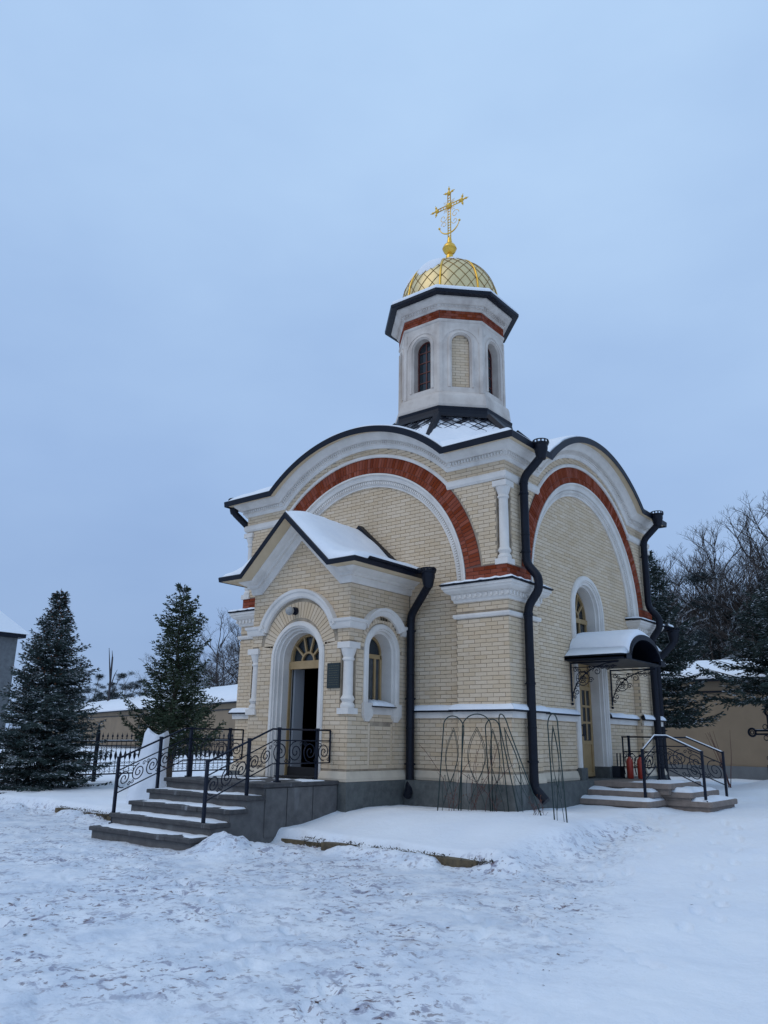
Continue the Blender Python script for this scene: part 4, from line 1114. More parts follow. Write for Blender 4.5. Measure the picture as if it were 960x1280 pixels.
# rear gutter and lower apse roof edge behind the chapel
mb=Mesh(); mb.box(-5.6,-1.0,W+.02,W+2.6,Z0,4.0); apse=build('apse_wall',mb,MORT,ch)
mb=Mesh(); mb.add([(-5.8,W,4.0),(-.8,W,4.0),(-.8,W+2.8,4.0),(-5.8,W+2.8,4.0),(-5.3,W,5.4),(-1.3,W,5.4)],[(0,1,2,3),(1,2,5),(2,3,4,5),(0,4,3)]); build('apse_roof',mb,SNOW,ch)
mb=Mesh(); mb.rows([[RF(H2+a,h,o) for a in (.24,.62)] for (h,o) in ((4.25,-.3),(4.25,.30),(4.33,.34),(4.36,-.1))],close=True,caps=True); build('rear_gutter',mb,METAL,ch)
mb=Mesh(); mb.rows([[RF(H2+a,h,o) for a in (.25,.60)] for (h,o) in ((4.34,.33),(4.40,.30),(4.42,-.05))]); build('rear_gutter_snow',mb,SNOW,ch)
mb=Mesh(); mb.prism([RF(H2-.02,3.95,-.05),RF(H2+.02,3.55,-.05),RF(H2+.2,3.95,-.05),RF(H2+.6,4.25,-.05),RF(H2,4.25,-.05)],[RF(H2-.02,3.95,-.3),RF(H2+.02,3.55,-.3),RF(H2+.2,3.95,-.3),RF(H2+.6,4.25,-.3),RF(H2,4.25,-.3)]); build('rear_corbel',mb,SOFF,ch)
# ------------------------------------------------------------------ canopy over side door (part of the chapel)
cn=Mesh(); CO=1.12; cyy=[2.50,2.72]
def canprof(d):
    pts=[(2.50,3.14+d*.9),(2.74,3.16+d)]
    for i in range(21):
        a=PI-PI*i/20; pts.append((3.56+(.80+d)*math.cos(a),3.16+(.44+d)*math.sin(a)+.0))
    pts+= [(4.38,3.16+d),(4.62,3.14+d*.9)]
    return pts
cn.rows([[(x,y,z) for (y,z) in canprof(d)] for (x,d) in ((-.2,-.03),(CO,-.03),(CO+.03,-.03),(CO+.03,.03),(CO,.035),(-.2,.035))],close=True,caps=True)
# front fascia
f=[(y,z) for (y,z) in canprof(.0)]; cn.rows([[(CO-.02,y,z) for (y,z) in f],[(CO+.035,y,z) for (y,z) in f],[(CO+.035,y,z-.075) for (y,z) in f],[(CO-.02,y,z-.075) for (y,z) in f]],close=True,caps=True)
# side fascias and horizontal tie with solid tympanum shade board
for y in (2.50,4.58): cn.box(-.17,CO+.03,y,y+.04,3.085,3.15)
cn.box(-.12,-.08,2.90,4.22,3.07,3.5)
cn.box(-.12,CO,2.54,4.58,3.075,3.095)
can=build('canopy',cn,METAL,ch,smooth=True,auto=30,label='arched dark metal canopy over the side door')
sn=Mesh(); rows=[]
for (x,t_) in ((-.15,.12),(.1,.12),(.5,.12),(.9,.11),(CO-.08,.10),(CO-.02,.05),(CO,.0)):
    row=[]; P_=canprof(.036)
    m=len(P_)
    for i,(y,z) in enumerate(P_):
        e_=min(1,(i)/1.0,(m-1-i)/1.0); k=.7+.6*float(fbm(x*2,y*2,1.,19)); row.append((x,y,z+t_*k*(.1+.9*e_)*(1.35 if i in (1,2,m-2) else 1)))
    rows.append(row)
sn.rows(rows); build('canopy_snow',sn,SNOW,can,smooth=True)
for y in (2.72,4.72):
    mb=Mesh(); P_=lambda a,z,y=y:(a-.15,y,z)
    mb.tube([P_(.02,2.28),P_(.02,3.07)],.018,6); mb.tube([P_(.02,3.05),P_(1.05,3.05)],.018,6)
    mb.tube([P_(.02+1.0*(1-math.cos(t_)),2.28+.76*math.sin(t_)) for t_ in [PI/2*i/14 for i in range(15)]],.012,5)
    spiral(mb,P_,(.27,2.74),.14,.02,0,1.6); spiral(mb,P_,(.27,2.74),.14,.14,0,1.0)
    spiral(mb,P_,(.58,2.87),.09,.015,PI,-1.5); spiral(mb,P_,(.80,2.93),.06,.01,PI,-1.5); spiral(mb,P_,(.13,2.48),.07,.01,PI/2,1.4); spiral(mb,P_,(.12,2.92),.06,.01,0,1.5); spiral(mb,P_,(.44,2.70),.06,.01,0,1.4)
    for (cc,rr_) in (((.27,2.74),.06),((.36,2.86),.05),((.16,2.62),.05),((.70,2.95),.045),((.08,2.38),.04),((.20,2.90),.045)): spiral(mb,P_,cc,rr_,.01,PI*.7,1.5,.007)
    for a_ in range(6): mb.tube([P_(.27,2.74),P_(.27+.13*math.cos(a_*PI/3),2.74+.13*math.sin(a_*PI/3))],.006,4)
    mb.tube([P_(.02,2.96),P_(1.0,2.96)],.008,4)
    spiral(mb,P_,(.42,2.93),.05,.01,0,1.4); spiral(mb,P_,(.92,2.95),.04,.01,0,1.4); mb.sphere(P_(.02,2.24),.03,5)
    build('canopy_bracket',mb,IRON,can,label=None)
# ------------------------------------------------------------------ front staircase
st=thing('front_staircase',(-3.85,-3.5,0),'dark granite steps climbing to the porch door, dusted with trodden snow','staircase')
SX0,SX1=-5.0,-2.45
ys=[-4.86,-4.51,-4.17,-3.83,-3.49]; zs=[.09,.265,.44,.615,.79]
# cheeks / body
mb=Mesh()
for k in range(5):
    mb.box(SX0+.03+.002*k,SX1-.03-.002*k,ys[k]+.045,PY-.07,(zs[k-1]-.07 if k else -.35),zs[k]-.055)
build('stair_core',mb,mat('cheek_granite',(.135,.128,.122),.8,var=(.085,.08,.078),vscale=6,bump=.2,bscale=50,stain=((.3,.3,.3),3,.6,.5)),st)
for (y0,y1) in ((-3.42,-2.95),(-2.94,-2.35),(-2.34,PY-.08)):
    mb=Mesh(); mb.box(SX1-.035,SX1-.018,y0,y1-.008,.0,.715); build('cheek_panel',mb,MATS['cheek_granite'],st)
rn=random.Random(8)
for k in range(5):
    ye=ys[k+1]+.05 if k<4 else PY-.065
    x0=SX0-.0+(.0 if k else .0); n=3 if k<4 else 3
    cuts=[SX0,SX0+(SX1-SX0)*(.36+.1*rn.random()),SX0+(SX1-SX0)*(.68+.1*rn.random()),SX1] if k<4 else [SX0,SX0+.9,SX0+1.8,SX1]
    for i in range(3):
        mb=Mesh(); a,b=cuts[i]+(.003 if i else 0),cuts[i+1]-(.003 if i<2 else 0); z1=zs[k]+rn.uniform(-.003,.003); z0_=z1-.062
        y0=ys[k]+rn.uniform(-.006,.006)
        P=[(a,y0+.008),(b,y0+.008),(b,ye),(a,ye)]
        mb.rows([[(x,y,z) for (x,y) in ((a+q,y0+q),(b-q,y0+q),(b-q,ye),(a+q,ye),(a+q,y0+q))] for (z,q) in ((z0_,.004),(z0_+.008,0),(z1-.01,0),(z1,.010))])
        mb.add([(a+.01,y0+.01,z1),(b-.01,y0+.01,z1),(b-.01,ye,z1),(a+.01,ye,z1)],[(0,1,2,3)])
        mb.add([(a,y0,z0_),(b,y0,z0_),(b,ye,z0_),(a,ye,z0_)],[(0,1,2,3)])
        build('tread',mb,GRAN2,st)
# thin snow on treads and landing
sn=Mesh()
for k in range(5):
    y0=ys[k]+.06; y1=(ys[k+1]+.04) if k<4 else PY-.35
    nx,ny=48,8; g=[]
    for j_ in range(ny+1):
        row=[]
        for i in range(nx+1):
            x=SX0+.04+(SX1-SX0-.08)*i/nx; y=y0+(y1-y0)*j_/ny
            n_=float(fbm(x*1.6,y*2.2,1.6,70+k,4)); th=-.012+.05*(n_-.38)+.022*(j_/ny); 
            if k==4: th-=.004+.012*math.exp(-((x+3.65)/.6)**2)
            if i in (0,nx) or j_==0: th=-.01
            row.append((x,y,zs[k]+min(th,.03)))
        g.append(row)
    sn.rows(g)
build('tread_snow',sn,SNOW,st,smooth=True,kind='stuff')
# ------------------------------------------------------------------ wrought iron railings
def post(mb,x,y,z0,z1,w=.022): 
    mb.box(x-w,x+w,y-w,y+w,z0,z1); mb.box(x-w*2,x+w*2,y-w*2,y+w*2,z0-.01,z0+.02); mb.box(x-w*1.15,x+w*1.15,y-w*1.15,y+w*1.15,z1,z1+.03)
def rail_panel(mb,A,B,dz1,dz2,dz3,nsc):
    """A,B handrail end points; second rail dz1 below, bottom rail dz2 below"""
    A=Vector(A);B=Vector(B)
    for d,r in ((dz1,.011),(dz2,.011)): mb.tube([A-Vector((0,0,d)),B-Vector((0,0,d))],r,5)
    def P(u,v): # u 0..1 along, v 0..1 from bottom rail to mid rail
        p=A.lerp(B,u); return p+Vector((0,0,-dz2+(dz2-dz1)*v))
    Ln=(B-A).length; h=dz2-dz1
    for k in range(nsc):
        c=(k+.5)/nsc; rad=min(h*.48,Ln/nsc*.48)
        s_=1 if k%2 else -1
        def Q(a,b): return P(c+a/Ln,.5+b/h)
        spiral(mb,Q,(0,0),rad,.02,(PI/2)*s_,1.9*s_,.0095,44,5)
        spiral(mb,Q,(rad*.75*s_,rad*.75),rad*.26,.01,0,1.1,.007,14,4)
        spiral(mb,Q,(-rad*.8*s_,-rad*.78),rad*.24,.01,PI,1.1,.007,14,4)
def railing(name,loc,label,posts,tops,panels,rails,parts_r=.017,snow=False,cat='railing',group=None):
    t_=thing(name,loc,label,cat,group)
    for (x,y,z0,z1) in posts:
        mb=Mesh(); post(mb,x,y,z0,z1); build('post',mb,IRON,t_)
    for pl_ in rails:
        mb=Mesh(); mb.tube(pl_,parts_r,6); build('handrail',mb,IRON,t_,smooth=True)
        if snow:
            mb=Mesh(); mb.tube([Vector(p)+Vector((0,0,.018)) for p in pl_],.014,5); build('handrail_snow',mb,SNOW,t_,smooth=True)
    for (A,B,a,b,n) in panels:
        mb=Mesh(); rail_panel(mb,A,B,a,b,0,n); build('scroll_panel',mb,IRON,t_)
    return t_
for (xr,nm,lb) in ((-2.72,0,'wrought iron scroll railing on the right side of the porch steps'),(-5.02,1,'wrought iron scroll railing on the left side of the porch steps')):
    y1,y2,y3,y4,y5=(-4.42,-3.42,-2.85,-2.0,PY-.01)
    pts=[(xr,y1,.09,1.12),(xr,-3.60,.44,1.45),(xr,-2.95,.79,1.63),(xr,-2.02,.79,1.63)]
    H0=(xr,y1,1.12);H1=(xr,-3.10,1.63);H2_=(xr,PY-.03,1.63)
    def at(y): 
        return (xr,y,1.12+(1.63-1.12)*(y-y1)/(-3.10-y1)) if y<-3.10 else (xr,y,1.63)
    railing('porch_railing',(xr,-3.3,.4),lb,pts,None,[(at(y1),at(-3.60),.20,.56,3),(at(-3.60),at(-3.10),.20,.56,2),(at(-3.08),at(-2.02),.18,.55,3),(at(-2.0),H2_,.18,.55,1)],[[at(y1),at(-3.60),H1,H2_],[H2_,(xr,PY-.03,1.08)]],group=None)
# ------------------------------------------------------------------ side steps
ss=thing('side_steps',(1.1,3.6,.3),'brown granite side steps with notched corner below the arched canopy, thick with snow','steps')
levels=[(.46,.62,[(0,1.42,2.42,4.9),(0,2.25,3.32,4.95)]),(.61,.75,[(0,1.36,2.80,4.9),(0,1.92,3.28,4.93)]),(.76,.9,[(0,1.58,3.12,4.92)])]
for k,(zt,_,rects) in enumerate(levels):
    for (x0,x1,y0,y1) in rects:
        mb=Mesh(); x0=-.17+.003*k; q=.02+.003*k
        mb.rows([[(x,y,z) for (x,y) in ((x0,y0+i_),(x1-i_-.04,y0+i_),(x1-i_,y0+i_+.04),(x1-i_,y1-i_),(x0,y1-i_),(x0,y0+i_))] for (z,i_) in ((zt-.10,.012),(zt-.09,.0),(zt-.012,.0),(zt,.012))])
        mb.add([(x0,y0+.012,zt),(x1-.052,y0+.012,zt),(x1-.012,y0+.052,zt),(x1-.012,y1-.012,zt),(x0,y1-.012,zt)],[(0,1,2,3,4)])
        build('step_slab',mb,GRAN3,ss)
        mb=Mesh(); mb.box(x0,x1-.05,y0+.05,y1-.05,zt-.2 if k else -.3,zt-.098); build('riser',mb,GRAN3,ss)
sn=Mesh()
for k,(zt,_,rects) in enumerate(levels):
    for ri,(x0,x1,y0,y1) in enumerate(rects):
        nx,ny=26,22; g=[]
        for j_ in range(ny+1):
            row=[]
            for i in range(nx+1):
                x=.0+(x1-.03)*i/nx; y=y0+.03+(y1-y0-.06)*j_/ny
                th=.008+.085*(float(fbm(x*1.2,y*1.2,1.4,80+k*3+ri,4))-.36)+.02*ri
                if k<2: th+=.03*(.5+float(vnoise(x,y,2.5,90)))
                if k==2: th-=.025*math.exp(-((x-.3)/.6)**2)
                th=min(.11,th)
                if i==nx or j_ in (0,ny): th=-.004
                elif i==nx-1 or j_ in (1,ny-1): th*=.7
                row.append((x,y,zt+th))
            g.append(row)
        sn.rows(g)
build('step_snow',sn,SNOW,ss,smooth=True,kind='stuff')
A=(1.22,2.78,1.36);K1=(1.36,3.08,1.63);K2=(1.50,3.36,1.63);B=(2.12,3.42,1.34)
railing('side_railing',(1.6,3.1,.5),'snow capped iron handrail at the near corner of the side steps',[(A[0],A[1],.46,A[2]),(B[0],B[1],.46,B[2])],None,
  [(A,K1,.18,.55,1),(K2,B,.22,.62,2)],[[A,K1,K2,B]],snow=True)
F0=(.0,4.78,1.62);F1=(.75,4.78,1.62);F2=(1.40,4.78,1.62);F3=(2.10,4.80,1.33)
railing('side_railing',(1.0,4.8,.5),'iron scroll railing along the far side of the side steps',[(.16,4.78,.76,1.62),(.78,4.78,.76,1.62),(F3[0],F3[1],.46,F3[2])],None,
  [(F0,F1,.30,.85 if 0 else .62,2),(F1,F2,.18,.62,2),(F2,F3,.22,.62,2)],[[F0,F1,F2],[(.02,4.78,1.62),(.02,4.78,1.0)]],snow=False)
mb=Mesh(); mb.tube([F2,F3],.017,6); o=build('handrail',mb,IRON,bpy.data.objects['side_railing.001']); mb=Mesh(); mb.tube([Vector(F2)+Vector((0,0,.018)),Vector(F3)+Vector((0,0,.018))],.014,5); build('handrail_snow',mb,SNOW,bpy.data.objects['side_railing.001'])
# fire extinguishers and tools
for i,(x,y,lb) in enumerate(((.22,4.60,'red fire extinguisher on the side landing, nearer the doorway'),(.45,4.62,'red fire extinguisher on the side landing, nearer the step edge'))):
    t_=thing('fire_extinguisher',(x,y,.77),lb,'fire extinguisher','fire extinguishers on the side landing')
    mb=Mesh(); mb.lathe([(.06,0),(.072,.02),(.072,.34),(.06,.39),(.03,.42),(.025,.44)],(x,y,.77),14); build('cylinder_body',mb,RUST,t_,smooth=True,auto=40)
    mb=Mesh(); mb.lathe([(.022,0),(.03,.02),(.02,.05)],(x,y,1.21),8); mb.tube([(x,y,1.25),(x+.09,y,1.28)],.01,5); build('valve',mb,IRON,t_)
    mb=Mesh(); mb.tube([(x-.02,y-.02,1.23),(x-.10,y-.05,1.18),(x-.11,y-.05,1.0),(x-.09,y-.04,.85)],.012,6); build('hose',mb,IRON,t_,smooth=True)
t_=thing('snow_shovel',(.05,4.45,.77),'dark snow shovels leaning by the side railing','shovel')
for (x,y) in ((.02,4.42),(.10,4.40)):
    mb=Mesh(); mb.tube([(x,y,1.0),(x-.02,y+.06,1.28)],.014,6); build('shaft',mb,IRON,t_)
    mb=Mesh(); mb.rows([[(x+.1*a,y-.02-.03*abs(a),z) for a in (-1,-.5,0,.5,1)] for z in (.78,.9,1.02)]+[[(x+.1*a,y-.035-.03*abs(a),z) for a in (-1,-.5,0,.5,1)] for z in (1.02,.78)],close=True); build('blade',mb,METAL,t_)
# ------------------------------------------------------------------ kerb stones and stubble
kt=bpy.data.objects.new('kerb',None); COL.objects.link(kt); kt.location=(0,-3.2,0); kt['kind']='structure'
rn=random.Random(12)
def kline(x): return (-3.0+(x+7.6)*-.05) if x<-4.5 else (-3.20-.04*x)
for (xa,xb) in ((-9.2,-5.25),(-2.3,1.25)):
    x=xa
    while x<xb:
        l=rn.uniform(.55,.9); y=kline(x+l/2)-.03+rn.uniform(-.02,.02); zb=-.2; zt=.012+rn.uniform(-.03,.02); mb=Mesh()
        P=[(x,y-.07),(x+l-.02,y-.07+rn.uniform(-.015,.015)),(x+l-.02,y+.10),(x,y+.10)]
        mb.prism([(a,b,zb) for a,b in P],[(a,b,zt) for a,b in P]); build('kerb_stone',mb,KERB,kt); x+=l
mb=Mesh(); cl=[(-1.75,.10),(-1.5,.12),(-.75,.22),(-.35,.1),(-.05,.26),(.25,.25),(.55,.2),(.8,.1),(1.42,.24),(1.6,.16),(-8.9,.2),(-8.5,.25),(-8.0,.2),(-7.6,.3),(-7.2,.2),(-5.8,.2)]
for (xc,sp_) in cl:
    for k in range(int(900*sp_)):
        xx=xc+rn.gauss(0,sp_*.55); y=kline(xx)-.085+rn.gauss(0,.035); z=rn.uniform(-.07,.055); l=rn.uniform(.015,.05); a=rn.uniform(0,2*PI)
        d=Vector((math.cos(a)*l*.9,math.sin(a)*l*.5,rn.uniform(-.5,1)*l)); s_=Vector((rn.uniform(-.012,.012),.004,rn.uniform(-.010,.010))); p=Vector((xx,y,z))
        mb.add([p-s_,p+s_,p+d],[(0,1,2)])
fast('frozen_stubble',mb,STUB,kind='stuff')
# ------------------------------------------------------------------ garden trellises
def trellis(LB,RB,LT,RT,apex,label,seed):
    LB,RB,LT,RT,apex=[Vector(p) for p in (LB,RB,LT,RT,apex)]
    t_=thing('garden_trellis',(LB+RB)/2,label,'trellis','arched wire trellises by the chapel corner')
    c=(LT+RT)/2; up=apex-c; hv=(RT-LT)/2
    arch=[c-hv*math.cos(PI*i/14)+up*math.sin(PI*i/14) for i in range(15)]
    mb=Mesh(); mb.tube([LB,LB.lerp(LT,.5)]+arch+[RB.lerp(RT,.5),RB],.0105,5); build('outer_frame',mb,GREENW,t_,smooth=True)
    mb=Mesh()
    def P(u,v): # u -1..1, v 0..1
        b=LB.lerp(RB,.5+u/2); q=LT.lerp(RT,.5+u/2); p=b.lerp(q,v); return p
    r_=.0055
    for s in (-1,1):
        mb.tube([P(s*(.55*math.cos(v*PI*1.5)),v*.97) for v in [i/24 for i in range(25)]],r_,4)
        mb.tube([P(s*.62*abs(math.sin(PI*(v-.35)/.65)),v) for v in [.35+.65*i/16 for i in range(17)]],r_,4)
        spiral(mb,lambda a,b:P(a,b),(s*.5,.34),.3,.05,0,.9*s,r_*.8,12)
    build('inner_wire',mb,GREENW,t_,smooth=True)
    return t_
G0=.32
trellis((-.96,-.89,G0),(-.72,-.62,G0),(-.86,-.84,1.70),(-.60,-.60,1.70),(-.74,-.74,1.90),'leftmost arched wire trellis at the chapel corner, narrow and nearly upright',1)
trellis((-.68,-.60,G0),(-.32,-.17,G0),(-.63,-.60,1.72),(-.31,-.18,1.72),(-.46,-.38,1.94),'widest wire trellis at the chapel corner, second from the left',2)
trellis((-.34,-.20,G0),(-.03,-.12,G0),(-.40,-.22,1.70),(-.16,-.14,1.70),(-.27,-.2,1.86),'narrow wire trellis overlapping two wider ones at the chapel corner',3)
trellis((.14,-.10,G0),(.80,-.52,G0),(-.14,-.16,1.72),(.22,-.50,1.72),(.00,-.36,1.94),'wire trellis leaning left in front of the corner drainpipe',4)
trellis((1.15,-.79,G0),(1.40,-.87,G0),(1.10,-.79,1.74),(1.30,-.84,1.74),(1.20,-.80,1.92),'slim wire trellis standing alone right of the drainpipe',5)
# bare rose canes
t_=thing('rose_bush',(-.5,-.45,G0),'bare reddish rose canes climbing inside the corner trellises','shrub')
rn=random.Random(21); mb=Mesh(); lv=Mesh()
for k in range(16):
    x,y=rn.choice([(-.85,-.75),(-.5,-.4),(-.45,-.35),(-.2,-.15),(.5,-.35),(.7,-.45)]); p=Vector((x+rn.uniform(-.12,.12),y+rn.uniform(-.1,.1),G0-.02)); d=Vector((rn.uniform(-.2,.2),rn.uniform(-.2,.2),1)); pts=[p]
    hh=rn.choice([.3,.35,1.0,1.3]) if x<.3 else .3
    for i in range(9):
        d=(d+Vector((rn.uniform(-.28,.28),rn.uniform(-.2,.2),rn.uniform(-.1,.05)))).normalized(); p=p+d*hh/9; pts.append(p)
        if rn.random()<.45: 
            q=p+Vector((rn.uniform(-.12,.12),rn.uniform(-.1,.1),rn.uniform(.02,.12))); mb.tube([p,q],.0025,3)
            if rn.random()<.6:
                s_=.018; lv.add([q,q+Vector((s_,0,s_)),q+Vector((0,s_,-s_))],[(0,1,2)])
    mb.tube(pts,.004,4)
fast('cane',mb,TWIG,t_); fast('withered_leaf',lv,BUDS,t_,kind='stuff')
# ------------------------------------------------------------------ wrapped shrub
t_=thing('wrapped_shrub',(-7.6,-1.7,.1),'tall shrub bound in white winter fleece left of the porch steps','shrub')
mb=Mesh(); rows=[]
bx,by=-7.72,-1.72
for i in range(15):
    z=i/14; row=[]
    for k in range(25):
        a=2*PI*k/24; r=(.42-.19*z**.7)*(1+.07*math.sin(3*a+z*4)+.05*math.sin(7*a-z*6)); 
        if z>.93: r*=.86
        zz=.05+z*1.52+ (.03*math.cos(a-R(39))*-1+.06*math.cos(2*(a-R(39))))*(z>.9)*1.
        row.append((bx-.10*(1-z)+r*math.cos(a)*1.15,by-.08*(1-z)+r*math.sin(a),zz))
    rows.append(row)
mb.rows(rows); top_=rows[-1][:-1]; mb.add(top_+[(bx,by,1.42)],[(k,(k+1)%24,24) for k in range(24)])
build('fleece',mb,WRAP,t_,smooth=True)
mb=Mesh(); mb.tube([(bx+.29*math.cos(2*PI*k/20),by+.27*math.sin(2*PI*k/20),.85) for k in range(21)],.008,4); build('string',mb,TWIG,t_)
# ------------------------------------------------------------------ ornate fence on the left
def fence(name,pts,label,zb=.15):
    t_=thing(name,(pts[0][0],pts[0][1],.1),label,'fence')
    proto=None
    for i in range(len(pts)):
        x,y=pts[i]; g=float(gz(x,y)); mb=Mesh(); w_=.045
        mb.box(x-w_,x+w_,y-w_,y+w_,g-.1,g+1.42); mb.lathe([(.03,0),(.06,.03),(.03,.06),(.05,.12),(.02,.2),(.002,.27)],(x,y,g+1.42),8); 
        a=Vector((1,0,0))
        for s in (-1,1): mb.tube([(x,y,g+1.36),(x+s*.08,y,g+1.44),(x+s*.05,y,g+1.52)],.01,4)
        build('fence_post',mb,IRON,t_)
    for i in range(len(pts)-1):
        A=Vector((*pts[i],float(gz(*pts[i]))));B=Vector((*pts[i+1],float(gz(*pts[i+1]))))
        for h in (.20,.42,1.02,1.14):
            mb=Mesh(); mb.tube([A+Vector((0,0,h)),B+Vector((0,0,h))],.022 if h in(.2,1.14) else .014,5); build('fence_rail',mb,IRON,t_)
            if h==1.14:
                mb=Mesh(); mb.tube([A+Vector((0,0,h+.025)),B+Vector((0,0,h+.025))],.016,5); build('rail_snow',mb,SNOW,t_,smooth=True)
        L_=(B-A).length; n=max(2,int(L_/.155)); d=(B-A)/L_
        if proto is None:
            mb=Mesh(); mb.tube([(0,0,.18),(0,0,1.26)],.010,5); mb.lathe([(.006,0),(.035,.05),(.012,.10),(.002,.16)],(0,0,1.24),6); mb.sphere((0,0,1.22),.022,4)
            mb.lathe([(.01,-.1),(.035,-.03),(.035,.03),(.01,.1)],(0,0,.72),6)
            P2=lambda a,b:(a,0,b)
            for s in (-1,1):
                spiral(mb,P2,(s*.045,.95),.04,.012,PI/2-s*PI/2,1.2*s,.006,10); spiral(mb,P2,(s*.045,.52),.04,.012,PI/2-s*PI/2,-1.2*s,.006,10)
                mb.tube([(s*.01,0,.60),(s*.05,0,.72),(s*.01,0,.85)],.006,4); mb.tube([(0,0,1.12),(s*.06,0,1.16),(s*.05,0,1.21)],.006,4)
                spiral(mb,P2,(s*.04,.30),.05,.012,PI/2,1.0*s,.006,10)
            me=bpy.data.meshes.new('picket'); me.from_pydata(mb.v,[],mb.f); me.materials.append(IRON); proto=me
        for k in range(1,n):
            p=A.lerp(B,k/n); o=link('picket',proto,t_); o.matrix_basis=Matrix.Translation(p)@Matrix.Rotation(math.atan2(d.y,d.x),4,'Z')
    return t_
fence('iron_fence',[(-20.3,-3.6),(-17.6,-1.1),(-14.9,1.4),(-14.6,4.7),(-14.2,6.6),(-13.4,9.3)],'dark ornate wrought iron picket fence with spear tips behind the spruce and the steps')
# ------------------------------------------------------------------ perimeter wall buildings
def pwall(name,A,B,ht,roofh,depth,label,base=.3):
    """long low wall building with snowy roof; A,B along the near face"""
    A=Vector((*A,0));B=Vector((*B,0)); d=(B-A).normalized(); n=Vector((d.y,-d.x,0)) # towards viewer
    if n.dot(Vector((CAM.x,CAM.y,0))-A)<0: n=-n
    L_=(B-A).length
    t_=thing(name,A+Vector((0,0,base)),label,'wall')
    def F(u,h,o): p=A+d*u+n*o; return (p.x,p.y,h)
    mb=Mesh(); mb.fb(F,0,L_,base-.5,ht-.02,-depth,0)
    build('wall',mb,WALLP,t_)
    mb=Mesh(); mb.fb(F,-.02,L_+.02,base-.5,base+.28,-depth,.05); build('plinth',mb,PLGREY,t_)
    mb=Mesh(); mb.fb(F,-.1,L_+.1,ht-.42,ht-.36,-.1,.07); mb.fb(F,-.1,L_+.1,ht-.03,ht+.05,-.1,.34); build('eaves_board',mb,METAL,t_)
    mb=Mesh(); mb.fb(F,0,L_,ht-.36,ht-.03,-.1,.03); build('frieze',mb,WALLP,t_)
    sn=Mesh(); n_=60; rows=[]
    for (o,h,nf) in ((.33,ht+.04,0),(.36,ht+.12,.3),(.28,ht+.22,.5),(-.2,ht+.22+roofh*.25,1),(-depth/2,ht+roofh+.12,.6),(-depth-.3,ht+.1,0)):
        rows.append([F(-.1+(L_+.2)*i/n_,h+nf*.10*(float(fbm(i*.6,o,1.,66))-.5),o) for i in range(n_+1)])
    sn.rows(rows); build('roof_snow',sn,SNOW,t_,smooth=True)
    return t_
pwall('perimeter_wall',(-26,19.3),(-95,43),3.55,1.25,3.0,'long ochre perimeter wall with snowy roof behind the fence on the left',.35)
pwall('perimeter_wall',(-14,17.6),(20,17.6),3.70,.75,2.6,'ochre perimeter wall with snowy roof right of the chapel',.5)
# distant left building
t_=thing('corner_tower',(-108,35,0),'distant grey building with steep snowy hip roof at the left edge','building')
mb=Mesh(); mb.box(-120,-98,30,40.4,0,13.8); build('wall',mb,PLGREY,t_)
mb=Mesh(); mb.box(-121,-97,29.4,41,13.8,14.3); build('eaves',mb,METAL,t_)
mb=Mesh(); mb.add([(-121,29,14.3),(-96.6,29,14.3),(-96.6,41.4,14.3),(-121,41.4,14.3),(-115,35,20.5),(-102.5,35,20.5)],[(0,1,5,4),(1,2,5),(2,3,4,5),(3,0,4),(0,1,2,3)]); build('roof',mb,SNOW,t_)
for x in (-117,-112,-107,-102):
    mb=Mesh(); mb.box(x,x+1.6,29.9,30.1,7.2,10.6); build('window',mb,GLASS,t_)
